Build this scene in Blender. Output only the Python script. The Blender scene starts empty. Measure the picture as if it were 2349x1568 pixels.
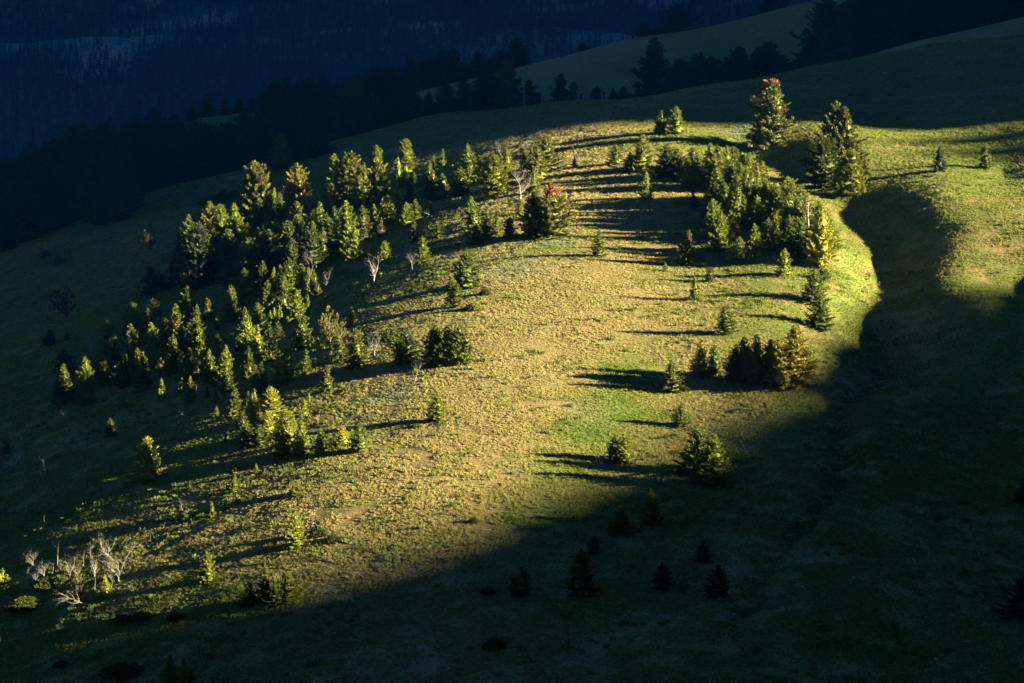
# Evening light on a grassy knoll among young conifers, seen across a gully.
# Units are metres; the camera stands at the origin, +Y is ahead, +X to the right.
import bpy, math, random
import numpy as np
from mathutils import Vector, Matrix

C = bpy.context.scene.collection
scene = bpy.context.scene
# ---------------------------------------------------------------- camera
cam_data = bpy.data.cameras.new("camera"); cam = bpy.data.objects.new("camera", cam_data); C.objects.link(cam)
cam_data.sensor_width = 36.0
cam_data.lens = 18.0/math.tan(math.radians(11.0))
cam_data.clip_start = 1.0; cam_data.clip_end = 12000.0
cam.location = (0, 0, 0); cam.rotation_euler = (math.radians(80.0), 0, 0)
scene.camera = cam
# ---------------------------------------------------------------- sky, sun, exposure
SUN_EL, SUN_AZ = math.radians(15.0), math.radians(-12.0)          # azimuth from +X, minus = towards the viewer
SUN_DIR = Vector((math.cos(SUN_EL)*math.cos(SUN_AZ), math.cos(SUN_EL)*math.sin(SUN_AZ), math.sin(SUN_EL)))
world = bpy.data.worlds.new("World"); scene.world = world; world.use_nodes = True
wn = world.node_tree; bg = wn.nodes["Background"]
sky = wn.nodes.new("ShaderNodeTexSky"); sky.sky_type = 'NISHITA'; sky.sun_disc = False
sky.sun_elevation = SUN_EL; sky.sun_rotation = math.radians(90) - SUN_AZ
sky.altitude = 2200; sky.air_density = 1.3; sky.dust_density = 0.2; sky.ozone_density = 8.0
wn.links.new(sky.outputs[0], bg.inputs[0]); bg.inputs[1].default_value = 0.010
sun_data = bpy.data.lights.new("sun", 'SUN'); sun = bpy.data.objects.new("sun", sun_data); C.objects.link(sun)
sun_data.energy = 5.0; sun_data.angle = math.radians(0.5); sun_data.color = (1.0, 0.845, 0.465)
sun.rotation_euler = SUN_DIR.to_track_quat('Z', 'Y').to_euler(); sun.location = (600, -100, 400)
scene.view_settings.view_transform = 'Standard'; scene.view_settings.look = 'None'
scene.view_settings.exposure = 3.25; scene.view_settings.gamma = 1.0
try:
    scene.cycles.max_bounces = 5; scene.cycles.diffuse_bounces = 2; scene.cycles.transmission_bounces = 3; scene.cycles.volume_bounces = 0
except Exception: pass
# ---------------------------------------------------------------- terrain: spot heights (x, y, z) joined by a smooth surface
HEIGHTS = [(-5.1, 240, -75.2),(-4.2, 258, -73.1),(-1.2, 285, -70.7),(3.0, 315, -67.2),(5.7, 352, -63.0),(10.4, 400, -58.0),(16.2, 453, -54.3),(20.1, 493, -50.9),(23.0, 522, -48.7),(12.0, 578, -48.7),(9.2, 236, -73.9),(14.3, 257, -72.8),(18.6, 284, -70.5),(25.4, 316, -67.4),(28.0, 350, -62.7),(31.6, 397, -58.3),(34.7, 448, -53.7),(38.3, 485, -50.9),(21.9, 248, -72.0),(33.8, 282, -69.0),(42.2, 318, -65.1),(36.2, 312, -66.6),(39.8, 350, -62.7),(44.3, 392, -58.2),(48.3, 506, -48.0),(70.5, 392, -58.2),(74.8, 380, -60.3),(68.0, 344, -64.5),(61.3, 308, -68.4),(54.5, 272, -72.3),(48.5, 240, -75.2),(54.8, 333, -65.3),(49.6, 300, -69.2),(40.5, 268, -71.2),(33.5, 236, -73.9),(66.1, 483, -48.6),(91.6, 470, -47.7),(70.0, 512, -47.3),(95.7, 492, -45.5),(26.5, 582, -48.7),(42.5, 605, -47.4),(70.2, 630, -44.7),(100.6, 660, -40.3),(135.2, 700, -36.4),(47.8, 550, -46.7),(75.1, 550, -45.4),(108.6, 560, -41.1),(-17.1, 592, -52.7),(-32.2, 598, -57.2),(-47.4, 602, -62.1),(-62.1, 608, -66.8),(-74.7, 612, -70.3),(-90.0, 618, -75.3),(-112.0, 625, -83.8),(-123.6, 630, -88.8),(115.9, 1000, -46.3),(43.1, 950, -58.0),(3.8, 900, -63.8),(-31.9, 860, -69.5),(-69.5, 800, -71.9),(-97.6, 760, -75.3),(56.2, 800, -61.4),(15.8, 760, -63.3),(-21.1, 730, -66.8),(-54.3, 690, -70.1),(95.7, 800, -52.1),(173.8, 900, -43.9),(50, 405, -56),(57.5, 405, -60.5),(64, 405, -58),(71, 405, -55.3),(79, 405, -54.8),(40, 405, -56),(51, 365, -66.0),(58, 365, -64.2),(67, 365, -59.6),(51, 348, -67.6),(60, 348, -65.6),(71, 348, -60.6),(47, 430, -53.6),(56, 430, -57),(63, 430, -54.6),(70, 430, -52.0),(84, 430, -51.4),(45, 455, -51.8),(56, 455, -54.4),(50, 470, -54.3),(62, 470, -49.8),(44, 488, -52.6),(57, 488, -48.5),(34, 488, -50.2),(66, 455, -51.9),(86, 455, -51.0),(45, 382, -59.5),(53.5, 382, -62.6),(64, 382, -59.5),(70, 720, -62),(20, 700, -66),(-30, 700, -78),(-70, 700, -92),(-110, 705, -108),(-160, 710, -130),(120, 760, -52),(200, 800, -35),(-250, 820, -130),(-150, 900, -115),(-50, 1000, -105),(60, 1080, -92),(200, 1150, -70),(-300, 600, -155),(-250, 450, -130),(-200, 330, -116),(-160, 260, -106),(-120, 200, -98),(-300, 1200, -170),(0, 1300, -160),(250, 1400, -140),(140, 240, -56),(150, 320, -49),(160, 420, -42),(180, 540, -34),(230, 700, -10),(250, 900, -15),(0, 190, -78),(60, 190, -74),(-60, 190, -84),(130, 190, -60),(-22, 245, -76.5),(-40, 245, -80.0),(-60, 245, -85.2),(-84, 245, -92.2),(-114, 245, -101.4),(-19, 285, -72.3),(-37, 285, -76.3),(-57, 285, -82.0),(-81, 285, -89.8),(-111, 285, -99.9),(-15, 320, -68.2),(-33, 320, -72.0),(-53, 320, -77.5),(-77, 320, -84.8),(-107, 320, -94.4),(-12, 352, -64.2),(-30, 352, -68.4),(-50, 352, -74.4),(-74, 352, -82.2),(-104, 352, -92.5),(-8, 400, -60.1),(-26, 400, -65.0),(-46, 400, -71.6),(-70, 400, -79.9),(-100, 400, -90.7),(-2, 453, -56.6),(-20, 453, -61.7),(-40, 453, -68.1),(-64, 453, -76.2),(-94, 453, -86.5),(0, 470, -55.4),(-18, 470, -60.5),(-38, 470, -67.1),(-62, 470, -75.4),(-92, 470, -85.9),(2, 503, -53.4),(-16, 503, -58.5),(-36, 503, -65.1),(-60, 503, -73.4),(-90, 503, -83.9),(4, 540, -51.5),(-14, 540, -56.1),(-34, 540, -62.1),(-58, 540, -69.7),(-88, 540, -79.5)]
def _tps(p, q):
    d2 = ((p[:,None,:]-q[None,:,:])**2).sum(-1)
    return 0.5*d2*np.log(d2+1e-12)
REG = 4e-4
def _warp(x, y):
    return np.stack([x/y*3.0, np.log(y)*1.0], -1)
def _fit():
    P = np.array(HEIGHTS, float)
    q = _warp(P[:,0], P[:,1]); w = P[:,2]/P[:,1]
    n = len(P)
    A = _tps(q,q) + np.eye(n)*REG
    B = np.hstack([np.ones((n,1)), q])
    M = np.block([[A,B],[B.T,np.zeros((3,3))]])
    sol = np.linalg.solve(M, np.concatenate([w,np.zeros(3)]))
    return q, sol
_Q,_S = _fit()
def height(x, y):
    x = np.asarray(x,float); y = np.maximum(np.asarray(y,float),150.0)
    sh = np.broadcast(x,y).shape
    x = np.broadcast_to(x,sh).ravel(); y = np.broadcast_to(y,sh).ravel()
    out = np.empty(x.shape)
    for i in range(0,len(x),40000):
        q = _warp(x[i:i+40000],y[i:i+40000])
        w = _tps(q,_Q)@_S[:len(_Q)] + _S[len(_Q)] + q@_S[len(_Q)+1:]
        out[i:i+40000] = w*y[i:i+40000]
    return out.reshape(sh)
# ---------------------------------------------------------------- helpers
def vnoise(x, y, seed=0):
    xi = np.floor(x).astype(np.int64); yi = np.floor(y).astype(np.int64); fx = x-xi; fy = y-yi
    fx = fx*fx*(3-2*fx); fy = fy*fy*(3-2*fy)
    def h(a, b):
        n = (a*374761393 + b*668265263 + seed*1442695041) & 0xffffffff
        n = ((n ^ (n >> 13))*1274126177) & 0xffffffff
        return ((n ^ (n >> 16)) & 0xffff)/65535.0
    return (h(xi,yi)*(1-fx)+h(xi+1,yi)*fx)*(1-fy) + (h(xi,yi+1)*(1-fx)+h(xi+1,yi+1)*fx)*fy
def fbm(x, y, scale, octs=4, seed=0, gain=0.5):
    s = 0; a = 1; t = 0
    for o in range(octs):
        s = s + a*vnoise(x/scale*2**o+17.3*o, y/scale*2**o-9.1*o, seed+o); t += a; a *= gain
    return s/t
def sstep(a, b, v):
    t = np.clip((v-a)/(b-a), 0, 1); return t*t*(3-2*t)
def mesh_from(name, V, F, mats, smooth=False):
    V = np.asarray(V, np.float32).reshape(-1, 3); F = np.asarray(F, np.int32)
    me = bpy.data.meshes.new(name); k = F.shape[1]
    me.vertices.add(len(V)); me.vertices.foreach_set("co", V.ravel())
    me.loops.add(F.size); me.loops.foreach_set("vertex_index", F.ravel())
    me.polygons.add(len(F)); me.polygons.foreach_set("loop_start", np.arange(0, F.size, k, dtype=np.int32))
    me.polygons.foreach_set("loop_total", np.full(len(F), k, np.int32))
    if smooth: me.polygons.foreach_set("use_smooth", np.ones(len(F), bool))
    for m in mats: me.materials.append(m)
    me.update(calc_edges=True); return me
def link(name, data, parent=None, loc=(0,0,0)):
    o = bpy.data.objects.new(name, data); C.objects.link(o); o.location = loc
    if parent is not None: o.parent = parent
    return o
def tag(o, label=None, cat=None, group=None, kind=None):
    if label: o['label'] = label
    if cat: o['category'] = cat
    if group: o['group'] = group
    if kind: o['kind'] = kind
    return o
def grid_mesh(name, X, Y, Z, mats, col=None):
    ny, nx = X.shape
    V = np.stack([X, Y, Z], -1).reshape(-1, 3)
    i = (np.arange(ny-1)[:,None]*nx + np.arange(nx-1)[None,:]).ravel()
    F = np.stack([i, i+1, i+nx+1, i+nx], -1)
    me = mesh_from(name, V, F, mats, smooth=True)
    if col is not None:
        a = me.attributes.new("Col", 'FLOAT_COLOR', 'POINT')
        a.data.foreach_set("color", np.concatenate([col.reshape(-1,3), np.ones((nx*ny,1))], -1).astype(np.float32).ravel())
    return me
# ---------------------------------------------------------------- materials
def new_mat(name):
    m = bpy.data.materials.new(name); m.use_nodes = True; nt = m.node_tree
    b = nt.nodes["Principled BSDF"]; b.inputs["Roughness"].default_value = 0.9; b.inputs["Specular IOR Level"].default_value = 0.15
    return m, nt, b
def nd(nt, t, **kw):
    n = nt.nodes.new(t)
    for k, v in kw.items(): setattr(n, k, v)
    return n
def noise(nt, vec, scale, detail=4, rough=0.6):
    n = nd(nt, "ShaderNodeTexNoise"); n.inputs["Scale"].default_value = scale; n.inputs["Detail"].default_value = detail
    n.inputs["Roughness"].default_value = rough; nt.links.new(vec, n.inputs["Vector"]); return n
def ramp(nt, fac, stops):
    r = nd(nt, "ShaderNodeValToRGB"); cr = r.color_ramp
    while len(cr.elements) < len(stops): cr.elements.new(0.5)
    for e, (p, c) in zip(cr.elements, stops):
        e.position = p; e.color = (c[0], c[1], c[2], 1) if not isinstance(c, float) else (c, c, c, 1)
    nt.links.new(fac, r.inputs[0]); return r
def mixc(nt, a, b, fac, blend='MIX'):
    m = nd(nt, "ShaderNodeMix", data_type='RGBA', blend_type=blend)
    for s, v in ((0, fac), (6, a), (7, b)):
        if hasattr(v, "is_output"): nt.links.new(v, m.inputs[s])
        else: m.inputs[s].default_value = v if s == 0 else (v[0], v[1], v[2], 1)
    return m.outputs[2]
def ground_mat(name, fine):
    m, nt, b = new_mat(name)
    geo = nd(nt, "ShaderNodeNewGeometry"); at = nd(nt, "ShaderNodeAttribute", attribute_name="Col")
    n1 = noise(nt, geo.outputs["Position"], fine, 5, 0.65)
    v = ramp(nt, n1.outputs["Fac"], [(0.3, 0.45), (0.7, 1.45)])
    c = mixc(nt, at.outputs["Color"], v.outputs[0], 1.0, 'MULTIPLY')
    nt.links.new(c, b.inputs["Base Color"])
    n2 = noise(nt, geo.outputs["Position"], fine*1.3, 4, 0.7)
    bp = nd(nt, "ShaderNodeBump"); bp.inputs["Strength"].default_value = 0.9; bp.inputs["Distance"].default_value = 0.45/fine
    nt.links.new(n2.outputs["Fac"], bp.inputs["Height"]); nt.links.new(bp.outputs[0], b.inputs["Normal"])
    return m
M_ground = ground_mat("meadow_soil_and_grass", 2.6)
M_side = ground_mat("mountainside_turf_and_rock", 0.12)
def grass_mat():
    m, nt, b = new_mat("grass_tussock"); b.inputs["Roughness"].default_value = 0.75
    at = nd(nt, "ShaderNodeAttribute", attribute_name="col", attribute_type='INSTANCER')
    oi = nd(nt, "ShaderNodeObjectInfo"); v = ramp(nt, oi.outputs["Random"], [(0.0, 0.82), (1.0, 1.18)])
    c = mixc(nt, at.outputs["Color"], v.outputs[0], 1.0, 'MULTIPLY')
    nt.links.new(c, b.inputs["Base Color"])
    tr = nd(nt, "ShaderNodeBsdfTranslucent"); nt.links.new(c, tr.inputs[0]); mx = nd(nt, "ShaderNodeMixShader"); mx.inputs[0].default_value = 0.22
    nt.links.new(b.outputs[0], mx.inputs[1]); nt.links.new(tr.outputs[0], mx.inputs[2]); nt.links.new(mx.outputs[0], nt.nodes["Material Output"].inputs[0])
    return m
M_grass = grass_mat()
def foliage_mat(name, tint=None):
    m, nt, b = new_mat(name); b.inputs["Roughness"].default_value = 0.6; b.inputs["Specular IOR Level"].default_value = 0.25
    tc = nd(nt, "ShaderNodeTexCoord"); oi = nd(nt, "ShaderNodeObjectInfo")
    n1 = noise(nt, tc.outputs["Object"], 9.0, 3, 0.6); v = ramp(nt, n1.outputs["Fac"], [(0.3, 0.6), (0.72, 1.4)])
    src = oi.outputs["Color"]
    if tint: rgb = nd(nt, "ShaderNodeRGB"); rgb.outputs[0].default_value = (*tint, 1); src = rgb.outputs[0]
    c = mixc(nt, src, v.outputs[0], 1.0, 'MULTIPLY')
    nt.links.new(c, b.inputs["Base Color"])
    tr = nd(nt, "ShaderNodeBsdfTranslucent"); nt.links.new(c, tr.inputs[0]); mx = nd(nt, "ShaderNodeMixShader"); mx.inputs[0].default_value = 0.10
    nt.links.new(b.outputs[0], mx.inputs[1]); nt.links.new(tr.outputs[0], mx.inputs[2]); nt.links.new(mx.outputs[0], nt.nodes["Material Output"].inputs[0])
    return m
M_leaf = foliage_mat("conifer_needles"); M_rust = foliage_mat("dead_rusty_needles", (0.20, 0.085, 0.04))
M_farleaf = foliage_mat("haze_tinted_needles", (0.045, 0.090, 0.105))  # needle colour lightened and tinted blue to carry distance haze
def wood_mat(name, c1, c2, rough=0.85):
    m, nt, b = new_mat(name); b.inputs["Roughness"].default_value = rough
    tc = nd(nt, "ShaderNodeTexCoord"); mp = nd(nt, "ShaderNodeMapping"); mp.inputs["Scale"].default_value = (18, 18, 3)
    nt.links.new(tc.outputs["Object"], mp.inputs[0]); n1 = noise(nt, mp.outputs[0], 1.5, 4, 0.7)
    r = ramp(nt, n1.outputs["Fac"], [(0.3, c1), (0.7, c2)]); nt.links.new(r.outputs[0], b.inputs["Base Color"]); return m
M_bark = wood_mat("bark", (0.05, 0.035, 0.025), (0.13, 0.10, 0.075))
M_dead = wood_mat("bleached_deadwood", (0.15, 0.135, 0.125), (0.34, 0.325, 0.305))
M_deadgrey = wood_mat("grey_deadwood", (0.13, 0.12, 0.12), (0.32, 0.30, 0.29))
def rock_mat(name, a, c):
    m, nt, b = new_mat(name); tc = nd(nt, "ShaderNodeTexCoord"); n1 = noise(nt, tc.outputs["Object"], 3.0, 6, 0.7)
    r = ramp(nt, n1.outputs["Fac"], [(0.3, a), (0.7, c)]); nt.links.new(r.outputs[0], b.inputs["Base Color"])
    bp = nd(nt, "ShaderNodeBump"); bp.inputs["Strength"].default_value = 0.6; nt.links.new(n1.outputs["Fac"], bp.inputs["Height"]); nt.links.new(bp.outputs[0], b.inputs["Normal"]); return m
M_rock = {'red': rock_mat("reddish_rock", (0.20, 0.09, 0.06), (0.45, 0.25, 0.18)), 'blue': rock_mat("grey_rock", (0.16, 0.16, 0.16), (0.42, 0.41, 0.40))}
# ---------------------------------------------------------------- ground sheet
def axis(segs):
    out = [segs[0][0]]
    for a, b, step in segs: out += list(np.linspace(a, b, max(1, int(round((b-a)/step)))+1)[1:])
    return np.array(out)
GX = axis([(-2600,-800,120),(-800,-300,25),(-300,-150,5),(-150,150,1.0),(150,300,5),(300,800,25),(800,2600,120)])
GY = axis([(-1500,-200,100),(-200,150,12),(150,225,4),(225,620,1.0),(620,1120,5),(1120,1500,30),(1500,8000,250)])
MAC_Y = [-1500,-400,0,190,260,600,1200,1350,2000,8000]; MAC_Z = [330,150,-1.7,-79,-100,-150,-200,-240,-480,-640]
BED_Y = [232,248,282,318,347,365,382,405,430]; BED_X = [12,21,33,41,48,51,53,57,56]                # the dry creek bed
def ground_height(X, Y):
    mac = np.interp(Y, MAC_Y, MAC_Z) + (fbm(X, Y, 220, 3, 5)-0.5)*30*sstep(60, 260, np.hypot(X, Y-20))
    inside = (X > -340) & (X < 300) & (Y > 190) & (Y < 1180)
    near = mac.copy(); near[inside] = height(X[inside], Y[inside])
    w = sstep(-335,-285,X)*sstep(295,245,X)*sstep(192,222,Y)*sstep(1175,1120,Y)
    Z = mac*(1-w) + near*w
    bed = np.interp(Y, BED_Y, BED_X); ch = np.exp(-((X-bed-1.2*np.sin(Y/9.0))/1.7)**2)*sstep(236,250,Y)*sstep(400,370,Y)
    return Z - w*ch*0.9 + w*((fbm(X,Y,14,3,11)-0.5)*0.4 + (fbm(X,Y,3.2,2,12)-0.5)*0.10)
gX, gY = np.meshgrid(GX, GY); gZ = ground_height(gX, gY)
gi = np.searchsorted
def zat(x, y):
    x = np.asarray(x, float); y = np.asarray(y, float)
    i = np.clip(np.searchsorted(GX, x)-1, 0, len(GX)-2); j = np.clip(np.searchsorted(GY, y)-1, 0, len(GY)-2)
    a = (x-GX[i])/(GX[i+1]-GX[i]); b = (y-GY[j])/(GY[j+1]-GY[j])
    return gZ[j,i]*(1-a)*(1-b)+gZ[j,i+1]*a*(1-b)+gZ[j+1,i]*(1-a)*b+gZ[j+1,i+1]*a*b
STRAW = np.array((0.315,0.258,0.110)); OLIVE = np.array((0.168,0.202,0.044)); GREEN = np.array((0.125,0.190,0.022)); SAGE = np.array((0.22,0.26,0.17)); SOIL = np.array((0.29,0.17,0.09))
# what grows where: centre x, y, radius x, radius y, strength
SOIL_SPOTS = [(11.8, 358.2, 5.3, 8.7, 0.9), (8.9, 338.2, 3.9, 7.7, 0.7), (3.6, 325.2, 3.8, 4.5, 0.8), (-1.3, 312.1, 4.6, 5.7, 0.6), (-3.3, 299.9, 3.5, 6.2, 0.8), (-2.9, 290.9, 3.9, 4.4, 1.2), (-3.6, 285.8, 2.8, 2.9, 1.2), (-5.9, 279.6, 2.8, 4.3, 0.8), (20.5, 376.5, 3.7, 7.7, 0.6), (22.0, 403.6, 4.7, 7.5, 0.5), (-11.6, 304.9, 4.0, 6.6, 0.4), (-16.0, 264.0, 5.2, 5.2, 0.6), (-18.4, 289.3, 4.8, 9.3, 0.4), (-7.2, 241.2, 8.0, 6.4, 0.7), (69.1, 391.4, 5.8, 6.1, 0.6), (26.6, 373.4, 2.5, 3.9, 0.5), (-28.2, 310.6, 3.1, 5.4, 0.3), (-27.6, 261.9, 2.6, 2.6, 0.8), (-41.8, 263.4, 4.4, 5.7, 0.5)]
GREEN_SPOTS = [(15.3, 342.1, 5.1, 11.8, 0.7), (13.6, 329.4, 6.0, 12.8, 0.9), (10.4, 315.5, 5.7, 10.1, 0.9), (6.4, 302.5, 5.5, 9.4, 0.8), (3.7, 287.6, 6.2, 8.8, 0.8), (11.2, 292.2, 7.3, 12.2, 0.8), (18.1, 284.1, 9.4, 19.0, 0.6), (37.0, 324.3, 4.8, 15.6, 0.6), (32.7, 337.5, 6.7, 11.2, 0.4), (27.1, 502.9, 10.0, 13.2, 0.7), (36.7, 496.8, 7.4, 11.6, 0.9), (0.7, 745.3, 0.0, 1.5, 0), (10.3, 266.7, 11.0, 16.7, 0.6), (31.4, 253.3, 5.0, 7.3, 0.4), (45.8, 376.4, 6.2, 16.1, 0.4), (50.2, 381.4, 3.8, 12.2, 0.5), (-28.8, 437.0, 8.7, 25.7, 0.6), (-25.5, 317.1, 7.9, 7.4, 0.4), (81.2, 454.1, 6.8, 22.2, 0.5), (65.3, 387.8, 5.1, 11.4, 0.4), (5.9, 412.7, 3.4, 4.2, 0.8), (-13.6, 360.0, 1.8, 5.1, 0.6)]
SAGE_SPOTS = [(7.0, 417.6, 3.5, 5.5, 1), (0.4, 397.4, 5.3, 6.4, 0.8), (-15.6, 337.0, 3.3, 3.0, 0.9), (-16.4, 566.8, 28.1, 197.7, 0.25), (33.1, 313.0, 3.1, 5.0, 0.3), (28.7, 256.4, 3.4, 5.1, 0.4), (-12.9, 274.5, 3.6, 4.1, 0.5), (9.5, 322.1, 4.3, 7.0, 0.3), (46.0, 508.7, 5.1, 6.2, 0.8)]
def spots(x, y, L):
    s = np.zeros_like(x)
    for cx, cy, rx, ry, k in L: s = np.maximum(s, k*np.exp(-((x-cx)/rx)**2-((y-cy)/ry)**2))
    return s
def turf(x, y):
    n1 = fbm(x, y, 38, 4, 21); n2 = fbm(x, y, 7, 3, 31); n3 = fbm(x, y, 1.7, 2, 41)
    crestline = 1.3*np.exp(-((x-np.interp(y,[240,285,315,352,400,453,500,560],[-6,-2,3,6,10,16,20,24]))/30.0)**2)
    t = np.clip(sstep(0.36, 0.66, n1*0.4+n2*0.3+n3*0.3+0.17*crestline-0.10)*0.95 + spots(x,y,SOIL_SPOTS)*0.3, 0, 1)
    c = OLIVE + (STRAW-OLIVE)*t[...,None]
    g = np.clip(spots(x,y,GREEN_SPOTS)*(0.6+0.8*n2) + sstep(0.62,0.75,n2)*0.4, 0, 1); c = c + (GREEN-c)*g[...,None]
    s = np.clip(spots(x,y,SAGE_SPOTS)*(0.4+1.0*n3), 0, 1); c = c + (SAGE-c)*s[...,None]
    soil = np.clip(spots(x,y,SOIL_SPOTS), 0, 1)
    n4 = fbm(x, y, 0.9, 2, 43)
    bd = np.exp(-((x-np.interp(y, BED_Y, BED_X)-1.2*np.sin(y/9.0))/2.2)**2)*sstep(236,250,y)*sstep(400,370,y); c = c*(1-0.35*bd[...,None])
    soil = np.maximum(soil, 0.7*bd)
    r = 0.75*soil*sstep(0.50, 0.58, n2*0.25+n3*0.35+n4*0.4) + sstep(0.66, 0.74, n3*0.6+n2*0.4)*0.5
    return c, np.clip(r, 0, 1)
tc_, ts_ = turf(gX, gY)
gcol = tc_*0.6*(1-ts_[...,None]) + SOIL*0.9*ts_[...,None]
ground = link("ground", grid_mesh("ground", gX, gY, gZ, [M_ground], gcol)); tag(ground, kind="structure")
# ---------------------------------------------------------------- unseen mountain ridge in the west, crest line shaped to lay the shadow edges
RU = [-900.0, -400.0, 60.0, 150.0, 200.0, 230.0, 250.0, 256.0, 262.0, 277.0, 286.0, 296.0, 306.0, 322.0, 335.0, 350.0, 372.0, 386.0, 394.0, 404.0, 440.0, 462.0, 466.0, 470.0, 474.0, 477.0, 479.0, 482.0, 485.0, 488.0, 491.0, 494.0, 497.0, 501.5, 506.0, 511.0, 515.0, 520.0, 525.0, 529.0, 535.0, 545.0, 600.0, 1000.0, 1400.0, 2700.0, 4600.0]
RV = [70.0, 70.0, 60.0, 0.0, -33.0, -45.0, -49.3, -51.3, -52.7, -53.1, -53.8, -54.7, -55.4, -54.5, -53.9, -54.1, -54.6, -54.7, -59.0, -65.0, -66.0, -60.0, -54.4, -48.4, -44.9, -42.4, -39.4, -43.4, -44.4, -39.9, -38.9, -42.4, -42.9, -42.5, -37.0, -32.0, -27.0, -24.0, -21.0, -12.0, 8.0, 30.0, 60.0, 100.0, 260.0, 560.0, 880.0]
W0 = 650.0; TE = math.tan(SUN_EL); ca, sa = math.cos(-SUN_AZ), math.sin(-SUN_AZ)
u = axis([(-900,180,25),(180,620,2.0),(620,4600,40)]); w = axis([(190,600,14),(600,640,4),(640,660,2),(660,720,6),(720,1500,30)])
wW, uU = np.meshgrid(w, u)
crest = np.interp(u, RU, RV) + W0*TE + (vnoise(u/3.1, u*0+0.5, 71)-0.5)*1.3 + (vnoise(u/9.0, u*0+3.5, 72)-0.5)*2.0
dist = np.abs(wW-W0); rz = crest[:,None] - np.where(wW < W0, dist*((crest[:,None]+210)/460), 0.42*dist) - 1.5*np.minimum(dist/25, 1) + (fbm(wW,uU,90,4,77)-0.5)*34*np.minimum(dist/120, 1)*1.0 - 0.28*17*np.minimum(dist/120,1)
rX = wW*ca + uU*sa; rY = -wW*sa + uU*ca
rcol = np.ones(rX.shape+(3,))*np.array((0.07,0.085,0.04))*(0.7+0.6*fbm(rX,rY,30,3,5))[...,None]
ridge = link("mountain_ridge", grid_mesh("mountain_ridge", rX, rY, rz, [M_side], rcol)); tag(ridge, kind="structure")
# ---------------------------------------------------------------- mountainside across the valley
FS = 2.2                                                            # the slope stands two to three kilometres away
sx = axis([(-1500,-600,60),(-600,600,9),(600,1500,60)]); sy = axis([(1150,1300,20),(1300,2100,9),(2100,3600,60)])
sX, sY = np.meshgrid(sx, sy)
sZ = np.interp(sY, [1150,1320,1500,1700,1950,2300,3600], [-262,-214,-166,-118,-62,40,470]) + (fbm(sX+sY*0.35,sY,210,4,91)-0.5)*70 + (fbm(sX,sY,40,3,92)-0.5)*9 + sX*0.02
sX = sX*FS; sY = sY*FS; sZ = sZ*FS; sx = sx*FS; sy = sy*FS
def side_z(x, y):
    i = np.clip(np.searchsorted(sx, x)-1, 0, len(sx)-2); j = np.clip(np.searchsorted(sy, y)-1, 0, len(sy)-2)
    a = (x-sx[i])/(sx[i+1]-sx[i]); b = (y-sy[j])/(sy[j+1]-sy[j])
    return sZ[j,i]*(1-a)*(1-b)+sZ[j,i+1]*a*(1-b)+sZ[j+1,i]*(1-a)*b+sZ[j+1,i+1]*a*b
def clearing(x, y):
    x = x/FS; y = y/FS; return fbm(x*0.55+y*0.35, y*1.2-x*0.35, 120, 4, 95)
def rocky(x, y): return fbm(x/FS, y/FS*1.6-x/FS*0.5, 55, 4, 97)
cl = clearing(sX, sY); rk = sstep(0.60, 0.70, rocky(sX, sY))*sstep(1560*FS, 1760*FS, sY)
scol = np.array((0.08,0.13,0.13))[None,None,:] + sstep(0.52,0.64,cl)[...,None]*np.array((0.07,0.11,0.09))  # turf colour raised and tinted blue-grey in place of thicker haze
scol = scol*(1-rk[...,None]) + np.array((0.30,0.25,0.25))*rk[...,None]
side = link("mountainside", grid_mesh("mountainside", sX, sY, sZ, [M_side], scol)); tag(side, kind="structure")
# ---------------------------------------------------------------- instancing for uncountable stuff
def scatter(name, pts, scl, rot, protos, col=None):
    me = bpy.data.meshes.new(name); n = len(pts); me.vertices.add(n); me.vertices.foreach_set("co", np.asarray(pts, np.float32).ravel())
    for k, t, v in (("scl",'FLOAT',scl), ("rot",'FLOAT',rot)):
        a = me.attributes.new(k, t, 'POINT'); a.data.foreach_set("value", np.asarray(v, np.float32))
    if col is not None:
        a = me.attributes.new("col", 'FLOAT_COLOR', 'POINT'); a.data.foreach_set("color", np.concatenate([col, np.ones((n,1))], -1).astype(np.float32).ravel())
    coll = bpy.data.collections.new(name+"_kinds")
    for i, p in enumerate(protos): coll.objects.link(bpy.data.objects.new("%s_kind" % name, p))
    ng = bpy.data.node_groups.new(name, 'GeometryNodeTree')
    ng.interface.new_socket("Geometry", in_out='INPUT', socket_type='NodeSocketGeometry'); ng.interface.new_socket("Geometry", in_out='OUTPUT', socket_type='NodeSocketGeometry')
    gi_ = ng.nodes.new("NodeGroupInput"); go = ng.nodes.new("NodeGroupOutput"); ip = ng.nodes.new("GeometryNodeInstanceOnPoints"); ci = ng.nodes.new("GeometryNodeCollectionInfo")
    ci.inputs["Collection"].default_value = coll; ci.inputs["Separate Children"].default_value = True; ci.inputs["Reset Children"].default_value = True
    ip.inputs["Pick Instance"].default_value = True
    a1 = ng.nodes.new("GeometryNodeInputNamedAttribute"); a1.data_type = 'FLOAT'; a1.inputs["Name"].default_value = "scl"
    a2 = ng.nodes.new("GeometryNodeInputNamedAttribute"); a2.data_type = 'FLOAT'; a2.inputs["Name"].default_value = "rot"
    cx = ng.nodes.new("ShaderNodeCombineXYZ"); L = ng.links
    L.new(gi_.outputs[0], ip.inputs["Points"]); L.new(ci.outputs[0], ip.inputs["Instance"])
    L.new(a2.outputs["Attribute"], cx.inputs[2]); L.new(cx.outputs[0], ip.inputs["Rotation"]); L.new(a1.outputs["Attribute"], ip.inputs["Scale"])
    L.new(ip.outputs[0], go.inputs[0])
    o = link(name, me); md = o.modifiers.new("scatter", 'NODES'); md.node_group = ng
    return o
rng = np.random.default_rng(7)
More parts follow.
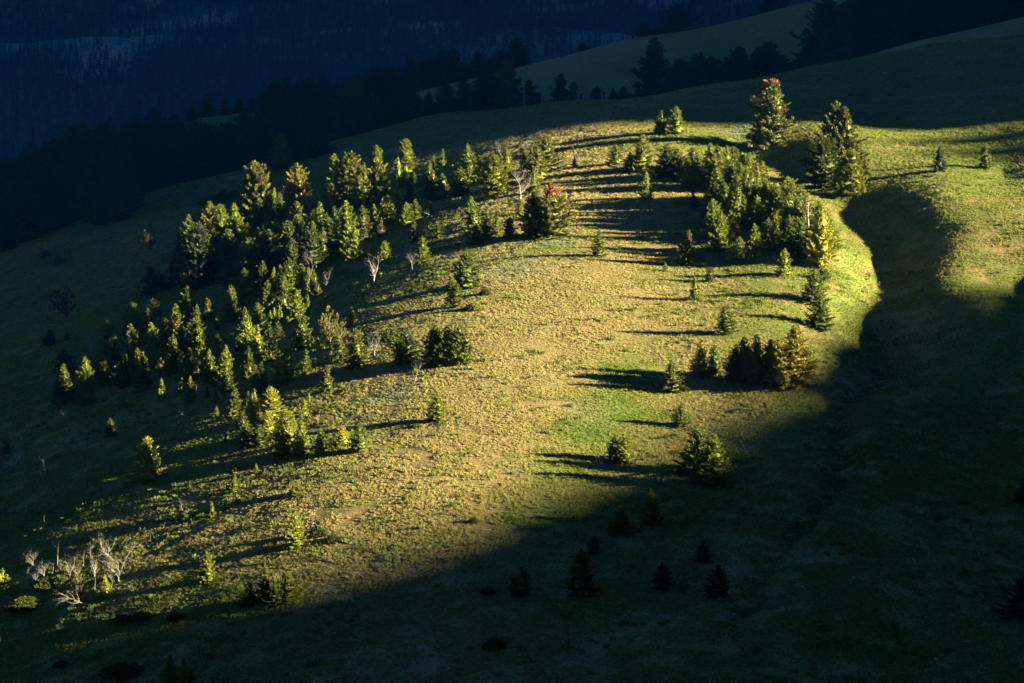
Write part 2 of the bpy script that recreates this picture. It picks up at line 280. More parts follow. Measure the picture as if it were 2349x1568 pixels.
def tuft(seed, n=16):
    r = np.random.default_rng(seed); V = []; F = []
    for i in range(n):
        a = r.uniform(0, 6.283); rad = 0.11*math.sqrt(r.uniform()); lean = r.uniform(0.1, 0.8); h = r.uniform(0.12, 0.25)*(1-0.3*lean); wd = r.uniform(0.013, 0.026)
        bx, by = rad*math.cos(a), rad*math.sin(a); tx, ty = bx+lean*0.15*math.cos(a), by+lean*0.15*math.sin(a); q = a+r.uniform(-1.2, 1.2)+1.57
        dx, dy = wd*math.cos(q), wd*math.sin(q); k = len(V)
        V += [(bx-dx,by-dy,-0.05),(bx+dx,by+dy,-0.05),(tx+dx*0.35,ty+dy*0.35,h),(tx-dx*0.35,ty-dy*0.35,h)]; F.append((k,k+1,k+2,k+3))
    return mesh_from("tussock", V, F, [M_grass])
tufts = [tuft(s, 26+3*(s%3)) for s in range(6)]
P = []
for y0, y1, sp in ((222,330,0.295),(330,430,0.36),(430,625,0.47)):
    ny = int((y1-y0)/sp); half = 0.30*y1+6; nx = int(2*half/sp)
    a, b = np.meshgrid(np.arange(nx), np.arange(ny)); px = (a+0.5*(b%2))*sp-half; py = y0+b*sp
    px = (px+rng.uniform(-0.45,0.45,px.shape)*sp).ravel(); py = (py+rng.uniform(-0.45,0.45,py.shape)*sp).ravel()
    k = np.abs(px) < 0.29*py+4; P.append(np.stack([px[k], py[k]], -1))
P = np.concatenate(P); c_, s_ = turf(P[:,0], P[:,1]); dens = fbm(P[:,0], P[:,1], 2.6, 2, 51)
keep = rng.uniform(size=len(P)) < np.clip(0.86 - 1.0*s_ - 0.6*(dens < 0.36), 0.0, 1)
P = P[keep]; c_ = c_[keep]; dens = dens[keep]
z = zat(P[:,0], P[:,1]); scl = (0.35+0.55*dens+0.5*fbm(P[:,0],P[:,1],9,2,61))*rng.uniform(0.7,1.25,len(P))*np.where(P[:,1] > 430, 1.35, 1.0)
c_ = np.clip(c_*rng.uniform(0.8,1.2,(len(P),1)), 0, 1)
grass = scatter("grass", np.stack([P[:,0],P[:,1],z],-1), scl, rng.uniform(0,6.28,len(P)), tufts, c_)
# taller green herbs and sage clumps here and there
k = rng.uniform(size=len(P)) < 0.05*sstep(0.50, 0.68, fbm(P[:,0],P[:,1],6,3,63)); Q = P[k]; hc = GREEN[None,:]*rng.uniform(0.45,0.9,(len(Q),1)) + rng.uniform(0,1,(len(Q),1))*np.array((0.02,0.02,0.03))
herbs = scatter("herbs", np.stack([Q[:,0],Q[:,1],z[k]],-1), rng.uniform(1.3,2.6,len(Q)), rng.uniform(0,6.28,len(Q)), tufts, hc); tag(herbs, "darker green herb and sage clumps dotted through the grass", None, None, "stuff")
tag(grass, "dry yellow green tussock grass covering the knoll and slopes", None, None, "stuff")
# ---------------------------------------------------------------- conifer shapes (unit height)
def tube(V, F, pts, rad, sides=5):
    pts = [Vector(p) for p in pts]; base = len(V)
    for i, p in enumerate(pts):
        d = (pts[min(i+1,len(pts)-1)]-pts[max(i-1,0)]).normalized(); s = d.orthogonal().normalized(); t = d.cross(s)
        for k in range(sides):
            a = 6.28318*k/sides; q = p+(s*math.cos(a)+t*math.sin(a))*rad[i]; V.append((q.x,q.y,q.z))
    for i in range(len(pts)-1):
        for k in range(sides):
            a = base+i*sides+k; b = base+i*sides+(k+1)%sides; F.append((a,b,b+sides,a+sides))
def core(nb, axis_pts, radii, seed, seg=9):                           # dense inner foliage that stops the light, as dead twigs and old needles do
    r = np.random.default_rng(seed); rings = []
    for (x, y, z), q in zip(axis_pts, radii):
        a = np.arange(seg)*6.28318/seg + r.uniform(0,0.6); k = q*r.uniform(0.62,1.25,seg); rings.append(np.stack([x+k*np.cos(a), y+k*np.sin(a), z+r.uniform(-0.5,0.5,seg)*q*0.25], -1))
    T = []
    for A, B in zip(rings[:-1], rings[1:]):
        for i in range(seg):
            j = (i+1) % seg; T += [(A[i],A[j],B[i]),(A[j],B[j],B[i])]
    nb.V.append(np.array(T))
class Needles:                                                       # collects small leaf-sized triangles
    def __init__(s, seed): s.r = np.random.default_rng(seed); s.V = []
    def clump(s, c, d, size, n, up=0.5, wide=0.34):
        c = np.asarray(c, float); d = np.asarray(d, float); r = s.r
        dirs = r.normal(size=(n,3))*0.75 + d + np.array((0,0,up)); dirs /= np.linalg.norm(dirs, axis=1)[:,None]
        side = np.cross(dirs, r.normal(size=(n,3))); side /= np.linalg.norm(side, axis=1)[:,None]+1e-9
        L = size*r.uniform(0.6,1.25,(n,1)); o = c + r.normal(size=(n,3))*size*0.32
        s.V.append(np.stack([o-side*L*wide, o+side*L*wide, o+dirs*L], 1))
    def mesh(s, name, mat, lo=None, hi=None):
        T = np.concatenate(s.V)
        if lo is not None: T = T[T[:,:,2].mean(1) >= lo]
        if hi is not None: T = T[T[:,:,2].mean(1) < hi]
        return mesh_from(name, T.reshape(-1,3), np.arange(len(T)*3).reshape(-1,3), [mat])
def trunk_mesh(pts, rad, mat=None, extra=()):
    V = []; F = []; tube(V, F, pts, rad, 6)
    for p, r in extra: tube(V, F, p, r, 4)
    return mesh_from("trunk", V, F, [mat or M_bark], smooth=True)
def fir(seed, wid, fine=1.0, round_=0.85, rust=False):
    r = random.Random(seed); nb = Needles(seed); lean = r.uniform(-0.02,0.02)
    whorls = int(20*fine); h0 = r.uniform(0.02,0.07); az = 0; skirt = r.uniform(0.75,1.0)
    lop = r.uniform(0,6.28); extra = []
    for i in range(whorls):
        t = i/(whorls-1); h = h0 + (0.97-h0)*t**0.92; nbr = int((8 if wid > 0.45 else 6)*(1-0.45*t))+1
        env = wid/2*((1-t)**round_)*(1.0 if t > 0.12 else skirt+0.25*t/0.12*(1-skirt)) + 0.012
        wv = r.uniform(0.72,1.12)
        for k in range(nbr):
            az += 2.4+r.uniform(-0.35,0.35); ln = env*wv*r.uniform(0.62,1.22)*(1+0.15*math.cos(az-lop))
            if r.random() < 0.12: ln *= r.uniform(0.3,0.7)
            dx, dy = math.cos(az), math.sin(az); rise = (-0.10+0.75*t)*ln
            m = max(2, int(ln/(0.030/fine)))
            for j in range(m):
                f = (j+0.8)/m; x = dx*ln*f; y = dy*ln*f; zz = h+rise*f+0.22*ln*f*f - (0.05*ln if t < 0.4 else 0)
                sz = (0.030+0.012*(1-t))*(1.1-0.3*f)/fine**0.5
                nb.clump((x+lean*h,y,zz), (dx*0.9,dy*0.9,0.15), sz*1.05, 15 if f > 0.4 else 8, 0.45, 0.27)
            if t < 0.5 and k % 3 == 0: extra.append((((lean*h,0,h),(dx*ln*0.8,dy*ln*0.8,h+rise*0.8)), (0.006,0.002)))
    nb.clump((lean,0,0.975), (0,0,1.2), 0.035, 10, 1.5)
    ts = np.linspace(0.0, 0.93, 16); core(nb, [(lean*t, 0, h0+0.02+(0.95-h0)*t) for t in ts], [0.60*(wid/2*((1-t)**round_)*(1.0 if i % 2 else 0.72)+0.004)*(0.55 if i == 0 else 1) for i, t in enumerate(ts)], seed)
    tr = trunk_mesh([(0,0,-0.03),(lean*0.3,0,0.3),(lean*0.7,0,0.7),(lean,0,0.985)], [0.022,0.016,0.008,0.002], None, extra)
    if rust: return tr, nb.mesh("crown", M_leaf, None, rust), nb.mesh("dead_top", M_rust, rust, None)
    return tr, nb.mesh("crown", M_leaf), None
def pine(seed, wid, clumps=80, open_=0.0, leaders=3, low=0.08, sz_=1.0):
    r = random.Random(seed); nb = Needles(seed); extra = []; heads = [(0.02*r.uniform(-1,1), 0.02*r.uniform(-1,1), 1.0, 0.72)]
    for i in range(leaders-1):
        a = 6.283*(i+r.uniform(0.2,0.8))/(leaders-1); q = wid*r.uniform(0.20,0.34); heads.append((q*math.cos(a), q*math.sin(a), r.uniform(0.58,0.88), r.uniform(0.5,0.66)))
    for hx, hy, hz, _ in heads[1:]: extra.append((((0,0,0.10),(hx*0.7,hy*0.7,0.3),(hx,hy,hz*0.95)), (0.014,0.010,0.003)))
    z0 = low+open_*0.35
    for i in range(clumps):
        hx, hy, hz, hw = heads[i % leaders if i > clumps//6 else 0]; t = r.random()**1.25; zz = z0+(hz-z0-0.05)*t
        env = wid/2*hw*((1-t)**0.62)*(0.75+0.25*min(1,t*5))*r.uniform(0.75,1.18)+0.012
        a = r.uniform(0,6.283); q = env*math.sqrt(r.uniform(0.15,1.0)); b = min(1, 0.35+t*1.1); cx = hx*b+q*math.cos(a); cy = hy*b+q*math.sin(a)
        size = r.uniform(0.034,0.056)*(1-0.30*t)*sz_
        for s in range(4):
            u = s/3.0
            nb.clump((cx+math.cos(a)*size*u*0.9+r.uniform(-1,1)*size*0.4, cy+math.sin(a)*size*u*0.9+r.uniform(-1,1)*size*0.4, zz+size*(u*1.1-0.5)), (math.cos(a)*0.35,math.sin(a)*0.35,0.5), size*0.72, 20, 0.9, 0.22)
        if open_ or i % 4 == 0: extra.append((((0,0,max(0.06,zz-0.16-q*0.4)),(cx*0.55,cy*0.55,zz-0.07),(cx,cy,zz)), (0.010,0.006,0.003)))
    if not open_:
        for qi, (hx, hy, hz, hw) in enumerate(heads):
            ts = np.linspace(0.02, 0.92, 9); core(nb, [(hx*min(1,0.35+t*1.1), hy*min(1,0.35+t*1.1), z0+(hz-z0-0.03)*t) for t in ts], [wid/2*hw*0.62*((1-t)**0.62)*(0.8 if i % 2 else 1.0)*(0.6 if i == 0 else 1) for i, t in enumerate(ts)], seed+qi, 8)
    for hx, hy, hz, _ in heads: nb.clump((hx,hy,hz-0.035), (0,0,1.2), 0.045*sz_, 22, 1.4, 0.28)
    tr = trunk_mesh([(0,0,-0.03),(0.01,0,0.3),(heads[0][0]*0.6,heads[0][1]*0.6,0.7),(heads[0][0],heads[0][1],0.95)], [0.028,0.02,0.011,0.003], None, extra)
    return tr, nb.mesh("crown", M_leaf), None
def mat_shrub(seed, wid):                                            # low spreading juniper or krummholz, unit height, wid = width/height
    r = random.Random(seed); nb = Needles(seed); extra = []
    for i in range(int(70*min(wid,3))):
        a = r.uniform(0,6.283); q = math.sqrt(r.random()); x = q*math.cos(a)*wid/2; y = q*math.sin(a)*wid/2; zz = (1-q*q*0.8)*r.uniform(0.3,0.9)
        for s in range(3): nb.clump((x+r.uniform(-.1,.1),y+r.uniform(-.1,.1),zz), (math.cos(a)*0.5,math.sin(a)*0.5,0.2), 0.13, 18, 0.8, 0.2)
        if i % 5 == 0: extra.append((((0,0,0.05),(x*0.5,y*0.5,zz*0.6),(x,y,zz)), (0.035,0.02,0.01)))
    return trunk_mesh([(0,0,-0.1),(0.02,0,0.35)], [0.08,0.03], None, extra), nb.mesh("crown", M_leaf), None
def snag(seed, style):                                               # unit height dead tree: (trunk mesh, branches mesh)
    r = random.Random(seed); TV = []; TF = []; BV = []; BF = []
    def grow(p, d, ln, rad, depth, V, F, curl):
        pts = [p]; rr = [rad*0.68]; n = 6; d = Vector(d)
        for i in range(n):
            d = (d+Vector((r.uniform(-1,1),r.uniform(-1,1),r.uniform(-0.5,0.8)))*curl).normalized(); pts.append(pts[-1]+d*ln/n); rr.append(rad*0.68*(1-0.85*(i+1)/n))
        tube(V, F, pts, rr, 5 if depth == 0 else 4)
        if depth < (3 if style in 'Dd' else 2):
            for k in range({'D':8,'d':8,'g':4,'t':4,'l':7}[style] - depth):
                i = r.randint(1, n-1) if depth else r.randint(2, n-1)
                a = r.uniform(0,6.283); sd = Vector((math.cos(a),math.sin(a),r.uniform(0.0,0.9)))
                grow(pts[i], (d*0.5+sd).normalized(), ln*r.uniform(0.38,0.62), rr[i]*0.7, depth+1, BV, BF, curl*1.25)
    if style == 'g':
        tube(TV, TF, [Vector((0,0,-0.03)),Vector((0.015,0,0.35)),Vector((-0.01,0,0.7)),Vector((0.01,0,1.0))], [0.024,0.018,0.012,0.004], 6)
        for i in range(34):
            h = 0.12+0.85*i/34; a = r.uniform(0,6.283); ln = (0.26*(1-h)+0.06)*r.uniform(0.4,1.3)
            tube(BV, BF, [Vector((0,0,h)),Vector((math.cos(a)*ln*0.6,math.sin(a)*ln*0.6,h-0.012)),Vector((math.cos(a)*ln,math.sin(a)*ln,h+ln*0.25))], [0.006,0.004,0.002], 4)
    elif style == 't':
        grow(Vector((0,0,-0.03)), (r.uniform(-.12,.12),0,1), 1.0, 0.022, 1, TV, TF, 0.10)
        BV, BF = BV, BF
    elif style == 'D':
        tube(TV, TF, [Vector((0,0,-0.04)),Vector((0.03,0.01,0.12)),Vector((-0.01,0,0.25))], [0.032,0.022,0.018], 6)
        for k in range(4):
            a = 1.57*k+r.uniform(-.5,.5); s = r.uniform(0.25,0.7); grow(Vector((0,0,0.10+0.05*k)), (math.cos(a)*s,math.sin(a)*s,1), r.uniform(0.5,0.9), 0.015, 1, BV, BF, 0.36)
    else:
        grow(Vector((0,0,-0.03)), (r.uniform(-.25,.25),r.uniform(-.2,.2),1), 0.95, 0.024 if style != 'l' else 0.034, 0, TV, TF, 0.24)
    if not TV: tube(TV, TF, [Vector((0,0,0)),Vector((0,0,0.3))], [0.02,0.01], 5)
    arr = np.array(TV+BV); zr = arr[:,2].max(); TV = np.array(TV)/zr; BV = np.array(BV)/zr if BV else None
    out = [mesh_from("trunk", TV, TF, [M_dead], smooth=True)]
    out.append(mesh_from("branches", BV, BF, [M_dead], smooth=True) if BV is not None else None)
    return out
LIB = {
 'f': [fir(100+i, 0.53+0.04*(i%3), 1.0, 0.78+0.06*(i%3)) for i in range(5)],
 'w': [fir(200+i, 0.80+0.06*(i%3), 1.1, 0.70+0.08*(i%3)) for i in range(6)],
 'W': [fir(300+i, 0.74+0.06*(i%3), 1.55, 0.66+0.07*(i%3)) for i in range(4)],
 'F': [fir(400+i, 0.48+0.04*(i%2), 1.45, 0.7) for i in range(3)],
 'p': [pine(500+i, 0.70+0.06*(i%3), 210, 0.0, 2+i%3) for i in range(6)],
 'P': [pine(550+i, 0.66+0.06*(i%3), 520, 0.0, 2+i%3, 0.05, 0.62) for i in range(4)],
 'o': [pine(600+i, 0.86+0.08*(i%2), 62, 0.6, 2+i%2) for i in range(4)],
 's': [mat_shrub(700+i, (1.4,2.2,3.0)[i%3]) for i in range(6)],
}
COLS = {'Y':(0.21,0.215,0.020),'y':(0.118,0.150,0.013),'o':(0.090,0.102,0.016),'d':(0.062,0.082,0.012),'k':(0.028,0.042,0.016),'g':(0.14,0.135,0.018),'G':(0.17,0.155,0.014),'b':(0.09,0.080,0.020),'B':(0.092,0.096,0.024)}  # k is the needle tone darkened for trees standing in shade
made = {}
def plant(name, label, cat, group, kind, x, y, hgt, wf, colk, seed, rust=None):
    r = random.Random(seed)
    k = kind
    if kind == 'w' and hgt > 6.5: k = 'W'
    if kind == 'f' and hgt > 8: k = 'F'
    if kind == 'p' and hgt > 5.5: k = 'P'
    lib = LIB[k]; parts = lib[r.randrange(len(lib))] if not rust else fir(900+seed, 0.60, 1.5, 0.55, rust)
    if kind == 's': parts = lib[(0 if wf < 1.7 else 1 if wf < 2.6 else 2)+3*r.randrange(2)]; wf = wf/(1.4,2.2,3.0)[0 if wf < 1.7 else 1 if wf < 2.6 else 2]
    root = link(name, None, None, (x, y, float(zat(x, y))-0.03*hgt)); root.empty_display_size = 0.5
    tag(root, label, cat, group); root.rotation_euler = (r.uniform(-.05,.05), r.uniform(-.05,.05), r.uniform(0, 6.283)); hgt *= 1.06; wf *= 1.12; root.scale = (hgt*wf, hgt*wf, hgt)
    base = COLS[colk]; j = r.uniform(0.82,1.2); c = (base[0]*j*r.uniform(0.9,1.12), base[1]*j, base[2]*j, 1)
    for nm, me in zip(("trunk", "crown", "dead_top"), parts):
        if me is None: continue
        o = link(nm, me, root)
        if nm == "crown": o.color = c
        if nm == "dead_top": o['label'] = "rusty dead needles at the top"
    return root
SNAGS = {k: [snag(1000+ord(k)*7+i, k) for i in range(n)] for k, n in (('D',5),('d',6),('g',1),('t',4),('l',4))}
def dead(name, label, x, y, hgt, style, seed, grey=False, foliage=None):
    r = random.Random(seed); st = {'L':'d'}.get(style, style); lib = SNAGS[st]; parts = lib[seed % len(lib)]
    root = link(name, None, None, (x, y, float(zat(x, y)) - (0.0 if style in 'lL' else 0.02*hgt))); tag(root, label, "fallen tree" if style in 'lL' else "dead tree", "bleached dead trees on the slopes")
    root.rotation_euler = (0, 0, r.uniform(0, 6.283)); s = hgt
    if style == 'l': root.rotation_euler = (r.uniform(1.0,1.35), 0, r.choice((-1.2, 1.4))+r.uniform(-.5,.5)); s = hgt*1.9
    if style == 'L': root.rotation_euler = (0.25, 1.05, 0); s = hgt*1.5
    root.scale = (s, s, s)
    if st == 'D': root.scale = (s*1.0, s*1.0, s*0.92)
    for nm, me in zip(("trunk", "branches"), parts):
        if me is not None:
            o = link(nm, me, root)
            if grey:
                o.material_slots[0].link = 'OBJECT'; o.material_slots[0].material = M_deadgrey
    return root
# ---------------------------------------------------------------- every tree, west to east in its stand
# stand: phrase, group, rows of (x, y, height, kind, colour, width factor)
STANDS = [
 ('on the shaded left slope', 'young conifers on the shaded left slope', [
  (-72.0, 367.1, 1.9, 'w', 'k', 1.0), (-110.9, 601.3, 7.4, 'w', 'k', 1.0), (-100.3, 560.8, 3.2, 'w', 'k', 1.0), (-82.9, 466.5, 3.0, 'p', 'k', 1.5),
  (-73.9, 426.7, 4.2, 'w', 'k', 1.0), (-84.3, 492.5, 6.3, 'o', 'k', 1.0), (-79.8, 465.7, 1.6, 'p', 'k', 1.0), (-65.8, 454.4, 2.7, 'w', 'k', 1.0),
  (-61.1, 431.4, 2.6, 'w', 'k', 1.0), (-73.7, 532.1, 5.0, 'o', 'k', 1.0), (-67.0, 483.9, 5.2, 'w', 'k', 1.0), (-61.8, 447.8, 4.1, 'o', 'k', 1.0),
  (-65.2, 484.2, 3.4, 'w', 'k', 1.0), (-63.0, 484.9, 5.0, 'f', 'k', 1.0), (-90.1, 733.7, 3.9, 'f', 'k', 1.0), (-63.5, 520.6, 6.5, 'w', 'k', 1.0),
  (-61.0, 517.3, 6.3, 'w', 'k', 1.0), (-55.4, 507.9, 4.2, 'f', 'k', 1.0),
 ]),
 ('on the shaded slope above the left grove', 'young conifers on the shaded slope above the left grove', [
  (-51.9, 529.4, 12.0, 'w', 'o', 0.84), (-48.3, 530.5, 5.3, 'f', 'y', 0.84), (-50.9, 578.2, 8.2, 'w', 'o', 0.84), (-42.0, 513.9, 11.0, 'w', 'g', 0.84),
  (-43.8, 581.3, 9.1, 'w', 'k', 0.84),
 ]),
 ('in the upper row of the left grove', 'young conifers in the upper row of the left grove', [
  (-35.5, 524.9, 9.0, 'f', 'y', 0.84), (-33.0, 514.5, 10.2, 'p', 'y', 0.84), (-31.6, 513.9, 9.9, 'w', 'o', 0.84), (-29.6, 509.2, 7.6, 'p', 'y', 0.84),
  (-28.5, 508.0, 7.8, 'f', 'o', 0.84), (-25.7, 495.4, 12.0, 'f', 'y', 0.84), (-22.1, 512.5, 6.0, 'p', 'y', 0.84), (-21.4, 528.0, 6.9, 'w', 'y', 0.84),
  (-18.9, 509.2, 2.8, 'f', 'y', 0.84), (-15.6, 489.1, 6.7, 'f', 'o', 0.84), (-15.7, 525.1, 2.6, 'f', 'y', 0.84), (-14.4, 482.5, 5.7, 'p', 'd', 0.84),
  (-13.9, 523.7, 3.6, 'f', 'd', 0.84), (-12.7, 481.4, 4.7, 'p', 'o', 0.84), (-9.5, 479.4, 5.3, 'w', 'o', 0.84),
 ]),
 ('on the ridge crest beside the grey snags', 'young conifers on the ridge crest beside the grey snags', [
  (-8.1, 491.0, 7.3, 'f', 'o', 1.0), (-5.8, 491.1, 4.4, 'f', 'd', 1.0), (-3.3, 467.7, 7.3, 'w', 'y', 1.0), (-0.8, 494.7, 4.0, 'f', 'y', 1.0),
  (1.4, 444.0, 2.5, 'p', 'y', 1.0), (2.2, 490.1, 4.0, 'f', 'y', 1.0), (3.6, 489.3, 4.2, 'f', 'y', 1.0), (3.5, 436.9, 4.7, 'p', 'y', 1.0),
  (3.8, 462.9, 4.2, 'f', 'y', 1.0), (4.0, 421.7, 7.0, 'w', 'd', 1.0), (4.7, 474.6, 6.2, 'w', 'o', 1.0), (6.4, 482.8, 6.4, 'w', 'd', 1.0),
  (11.4, 482.7, 2.1, 'f', 'd', 1.0),
 ]),
 ('RUST', 'young conifers on the crest', [
  (6.5, 419.6, 8.4, 'w', 'o', 1.15),
 ]),
 ('below the twisted snag on the crest', 'young conifers below the twisted snag on the crest', [
  (-12.5, 439.0, 2.5, 'w', 'd', 1.0), (-10.1, 466.1, 1.0, 'f', 'y', 1.0), (-6.4, 432.3, 6.3, 'f', 'y', 1.0), (-5.7, 423.6, 3.2, 'w', 'd', 1.0),
  (-3.9, 425.8, 4.1, 'w', 'd', 1.0), (-2.5, 428.6, 3.1, 'f', 'y', 1.0), (-0.4, 422.5, 3.5, 'w', 'd', 1.0),
 ]),
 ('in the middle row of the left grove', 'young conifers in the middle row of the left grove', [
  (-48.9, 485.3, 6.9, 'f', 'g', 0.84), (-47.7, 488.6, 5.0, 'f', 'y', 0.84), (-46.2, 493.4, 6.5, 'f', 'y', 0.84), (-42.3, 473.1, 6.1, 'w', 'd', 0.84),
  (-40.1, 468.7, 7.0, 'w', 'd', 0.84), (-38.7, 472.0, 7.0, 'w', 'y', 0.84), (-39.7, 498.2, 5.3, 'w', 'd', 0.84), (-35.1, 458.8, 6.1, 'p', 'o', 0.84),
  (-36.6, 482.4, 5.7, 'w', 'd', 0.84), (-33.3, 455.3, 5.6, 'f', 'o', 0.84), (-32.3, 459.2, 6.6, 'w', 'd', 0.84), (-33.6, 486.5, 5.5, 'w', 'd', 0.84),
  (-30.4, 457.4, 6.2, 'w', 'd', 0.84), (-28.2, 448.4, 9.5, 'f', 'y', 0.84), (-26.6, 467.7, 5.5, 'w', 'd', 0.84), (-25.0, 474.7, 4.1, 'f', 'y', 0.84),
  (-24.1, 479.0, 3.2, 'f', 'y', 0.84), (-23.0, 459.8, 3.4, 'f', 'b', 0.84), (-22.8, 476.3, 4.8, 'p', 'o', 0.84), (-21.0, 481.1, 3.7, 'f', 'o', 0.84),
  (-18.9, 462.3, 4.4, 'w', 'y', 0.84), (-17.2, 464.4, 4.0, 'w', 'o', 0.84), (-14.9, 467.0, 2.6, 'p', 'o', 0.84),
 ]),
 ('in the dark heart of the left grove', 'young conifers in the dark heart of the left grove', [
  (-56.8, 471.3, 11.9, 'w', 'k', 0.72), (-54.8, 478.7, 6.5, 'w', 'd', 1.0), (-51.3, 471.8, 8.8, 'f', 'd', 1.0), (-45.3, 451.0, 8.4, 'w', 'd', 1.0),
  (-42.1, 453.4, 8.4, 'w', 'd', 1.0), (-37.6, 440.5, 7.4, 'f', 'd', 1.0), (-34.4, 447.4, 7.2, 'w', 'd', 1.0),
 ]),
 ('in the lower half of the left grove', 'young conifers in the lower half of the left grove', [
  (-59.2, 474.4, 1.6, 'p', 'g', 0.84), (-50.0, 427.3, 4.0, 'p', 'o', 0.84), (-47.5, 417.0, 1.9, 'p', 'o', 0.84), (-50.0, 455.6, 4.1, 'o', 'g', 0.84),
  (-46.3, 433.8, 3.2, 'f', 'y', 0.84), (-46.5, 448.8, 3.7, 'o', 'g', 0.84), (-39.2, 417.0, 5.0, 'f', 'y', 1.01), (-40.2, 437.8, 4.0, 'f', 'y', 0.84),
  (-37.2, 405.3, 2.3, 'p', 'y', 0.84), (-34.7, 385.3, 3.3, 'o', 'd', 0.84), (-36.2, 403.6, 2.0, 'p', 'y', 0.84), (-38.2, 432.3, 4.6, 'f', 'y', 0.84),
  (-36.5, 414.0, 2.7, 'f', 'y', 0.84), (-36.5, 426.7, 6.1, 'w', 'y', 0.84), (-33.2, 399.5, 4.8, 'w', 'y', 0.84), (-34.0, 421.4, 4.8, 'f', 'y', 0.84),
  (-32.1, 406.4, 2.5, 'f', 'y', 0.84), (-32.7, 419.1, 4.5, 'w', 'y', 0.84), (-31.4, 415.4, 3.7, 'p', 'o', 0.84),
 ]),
 ('in the lower row of the left grove', 'young conifers in the lower row of the left grove', [
  (-55.3, 413.5, 4.9, 'w', 'd', 0.84), (-54.9, 423.2, 3.7, 'p', 'o', 0.84), (-51.6, 404.0, 4.7, 'w', 'd', 0.84), (-51.7, 412.8, 2.9, 'p', 'o', 0.84),
  (-49.6, 402.3, 3.7, 'w', 'd', 0.84), (-50.6, 412.3, 2.6, 'p', 'y', 0.84), (-45.1, 379.1, 6.7, 'f', 'y', 0.84), (-42.4, 367.1, 1.7, 'p', 'b', 0.84),
  (-40.9, 369.7, 4.9, 'f', 'y', 0.84), (-41.5, 389.9, 1.0, 'p', 'o', 0.84), (-38.7, 382.4, 5.4, 'w', 'y', 0.84), (-37.4, 379.7, 4.7, 'p', 'y', 0.84),
  (-34.7, 376.2, 3.4, 'f', 'y', 0.84), (-30.4, 375.3, 2.1, 'f', 'y', 0.84), (-29.4, 374.6, 1.7, 'p', 'y', 0.84), (-26.2, 373.5, 5.3, 'o', 'g', 0.84),
  (-24.9, 371.3, 4.4, 'o', 'o', 0.84),
 ]),
 ('at the left end of the lower grove', 'young conifers at the left end of the lower grove', [
  (-69.2, 397.9, 4.0, 'w', 'd', 0.84), (-63.4, 385.4, 6.0, 'p', 'y', 0.84), (-66.0, 411.3, 3.5, 'p', 'o', 0.84), (-58.7, 367.5, 1.0, 'p', 'y', 0.84),
  (-64.9, 413.5, 4.4, 'f', 'o', 0.84), (-62.8, 400.4, 3.7, 'w', 'd', 0.84), (-55.0, 354.6, 2.6, 'w', 'd', 0.84), (-63.3, 413.5, 5.3, 'f', 'y', 0.84),
  (-60.0, 394.6, 4.2, 'w', 'd', 0.84), (-56.5, 375.0, 1.9, 'f', 'g', 0.84), (-59.9, 403.7, 5.2, 'f', 'y', 0.84), (-58.2, 400.9, 4.8, 'f', 'y', 0.84),
  (-56.2, 389.6, 5.3, 'p', 'o', 0.84), (-53.9, 384.8, 1.6, 'p', 'o', 0.84), (-53.0, 389.8, 2.9, 'o', 'g', 0.84), (-50.1, 370.3, 3.0, 'f', 'y', 0.84),
  (-47.3, 370.2, 2.4, 'f', 'y', 0.84), (-45.1, 361.8, 3.7, 'f', 'y', 0.84),
 ]),
 ('in the grove left of the long shadow', 'young conifers in the grove left of the long shadow', [
  (-42.6, 361.5, 1.5, 'f', 'd', 1.0), (-40.9, 357.1, 1.6, 'f', 'y', 1.0), (-39.7, 346.7, 1.6, 'f', 'y', 1.0), (-39.9, 358.8, 0.8, 'p', 'g', 1.0),
  (-38.2, 343.4, 1.0, 'p', 'o', 1.0), (-36.9, 332.3, 1.1, 'p', 'o', 1.0), (-37.7, 355.3, 1.1, 'p', 'o', 1.0), (-33.8, 327.8, 3.1, 'w', 'd', 1.0),
  (-35.7, 349.2, 1.9, 'f', 'o', 1.0), (-34.4, 339.3, 2.9, 'w', 'Y', 1.0), (-34.8, 349.5, 1.9, 'p', 'o', 1.0), (-31.3, 315.1, 1.2, 'f', 'y', 1.0),
  (-32.1, 326.7, 2.8, 'w', 'd', 1.0), (-31.0, 328.5, 3.7, 'w', 'Y', 1.0), (-31.4, 338.5, 4.2, 'w', 'Y', 1.0), (-32.3, 358.3, 2.4, 'f', 'y', 1.0),
  (-28.1, 319.7, 6.0, 'w', 'y', 0.85), (-26.0, 317.8, 4.4, 'f', 'y', 1.0), (-27.0, 335.3, 2.4, 'f', 'y', 1.0), (-26.9, 341.8, 1.3, 'f', 'y', 1.0),
  (-23.6, 316.5, 3.3, 'f', 'y', 1.0), (-21.0, 319.1, 2.5, 'w', 'Y', 1.0), (-18.5, 315.1, 3.3, 'w', 'd', 1.0),
 ]),
 ('on the open sunlit knoll', 'young conifers on the open sunlit knoll', [
  (-23.7, 381.7, 2.8, 'f', 'y', 1.0), (-21.3, 353.9, 5.3, 'f', 'o', 1.0), (-14.4, 350.8, 4.6, 'w', 'k', 1.0), (-14.5, 416.7, 4.4, 'f', 'y', 1.0),
  (-10.3, 347.4, 5.5, 'w', 'd', 1.0), (-9.3, 323.0, 3.5, 'w', 'y', 0.9), (-8.8, 346.7, 5.1, 'w', 'd', 1.0), (-8.7, 378.1, 4.3, 'p', 'o', 1.0),
  (-7.2, 346.1, 5.4, 'p', 'o', 1.0), (-7.1, 389.9, 5.7, 'w', 'd', 1.0), (13.4, 403.1, 3.9, 'f', 'd', 1.0), (12.2, 306.1, 3.0, 'w', 'd', 1.0),
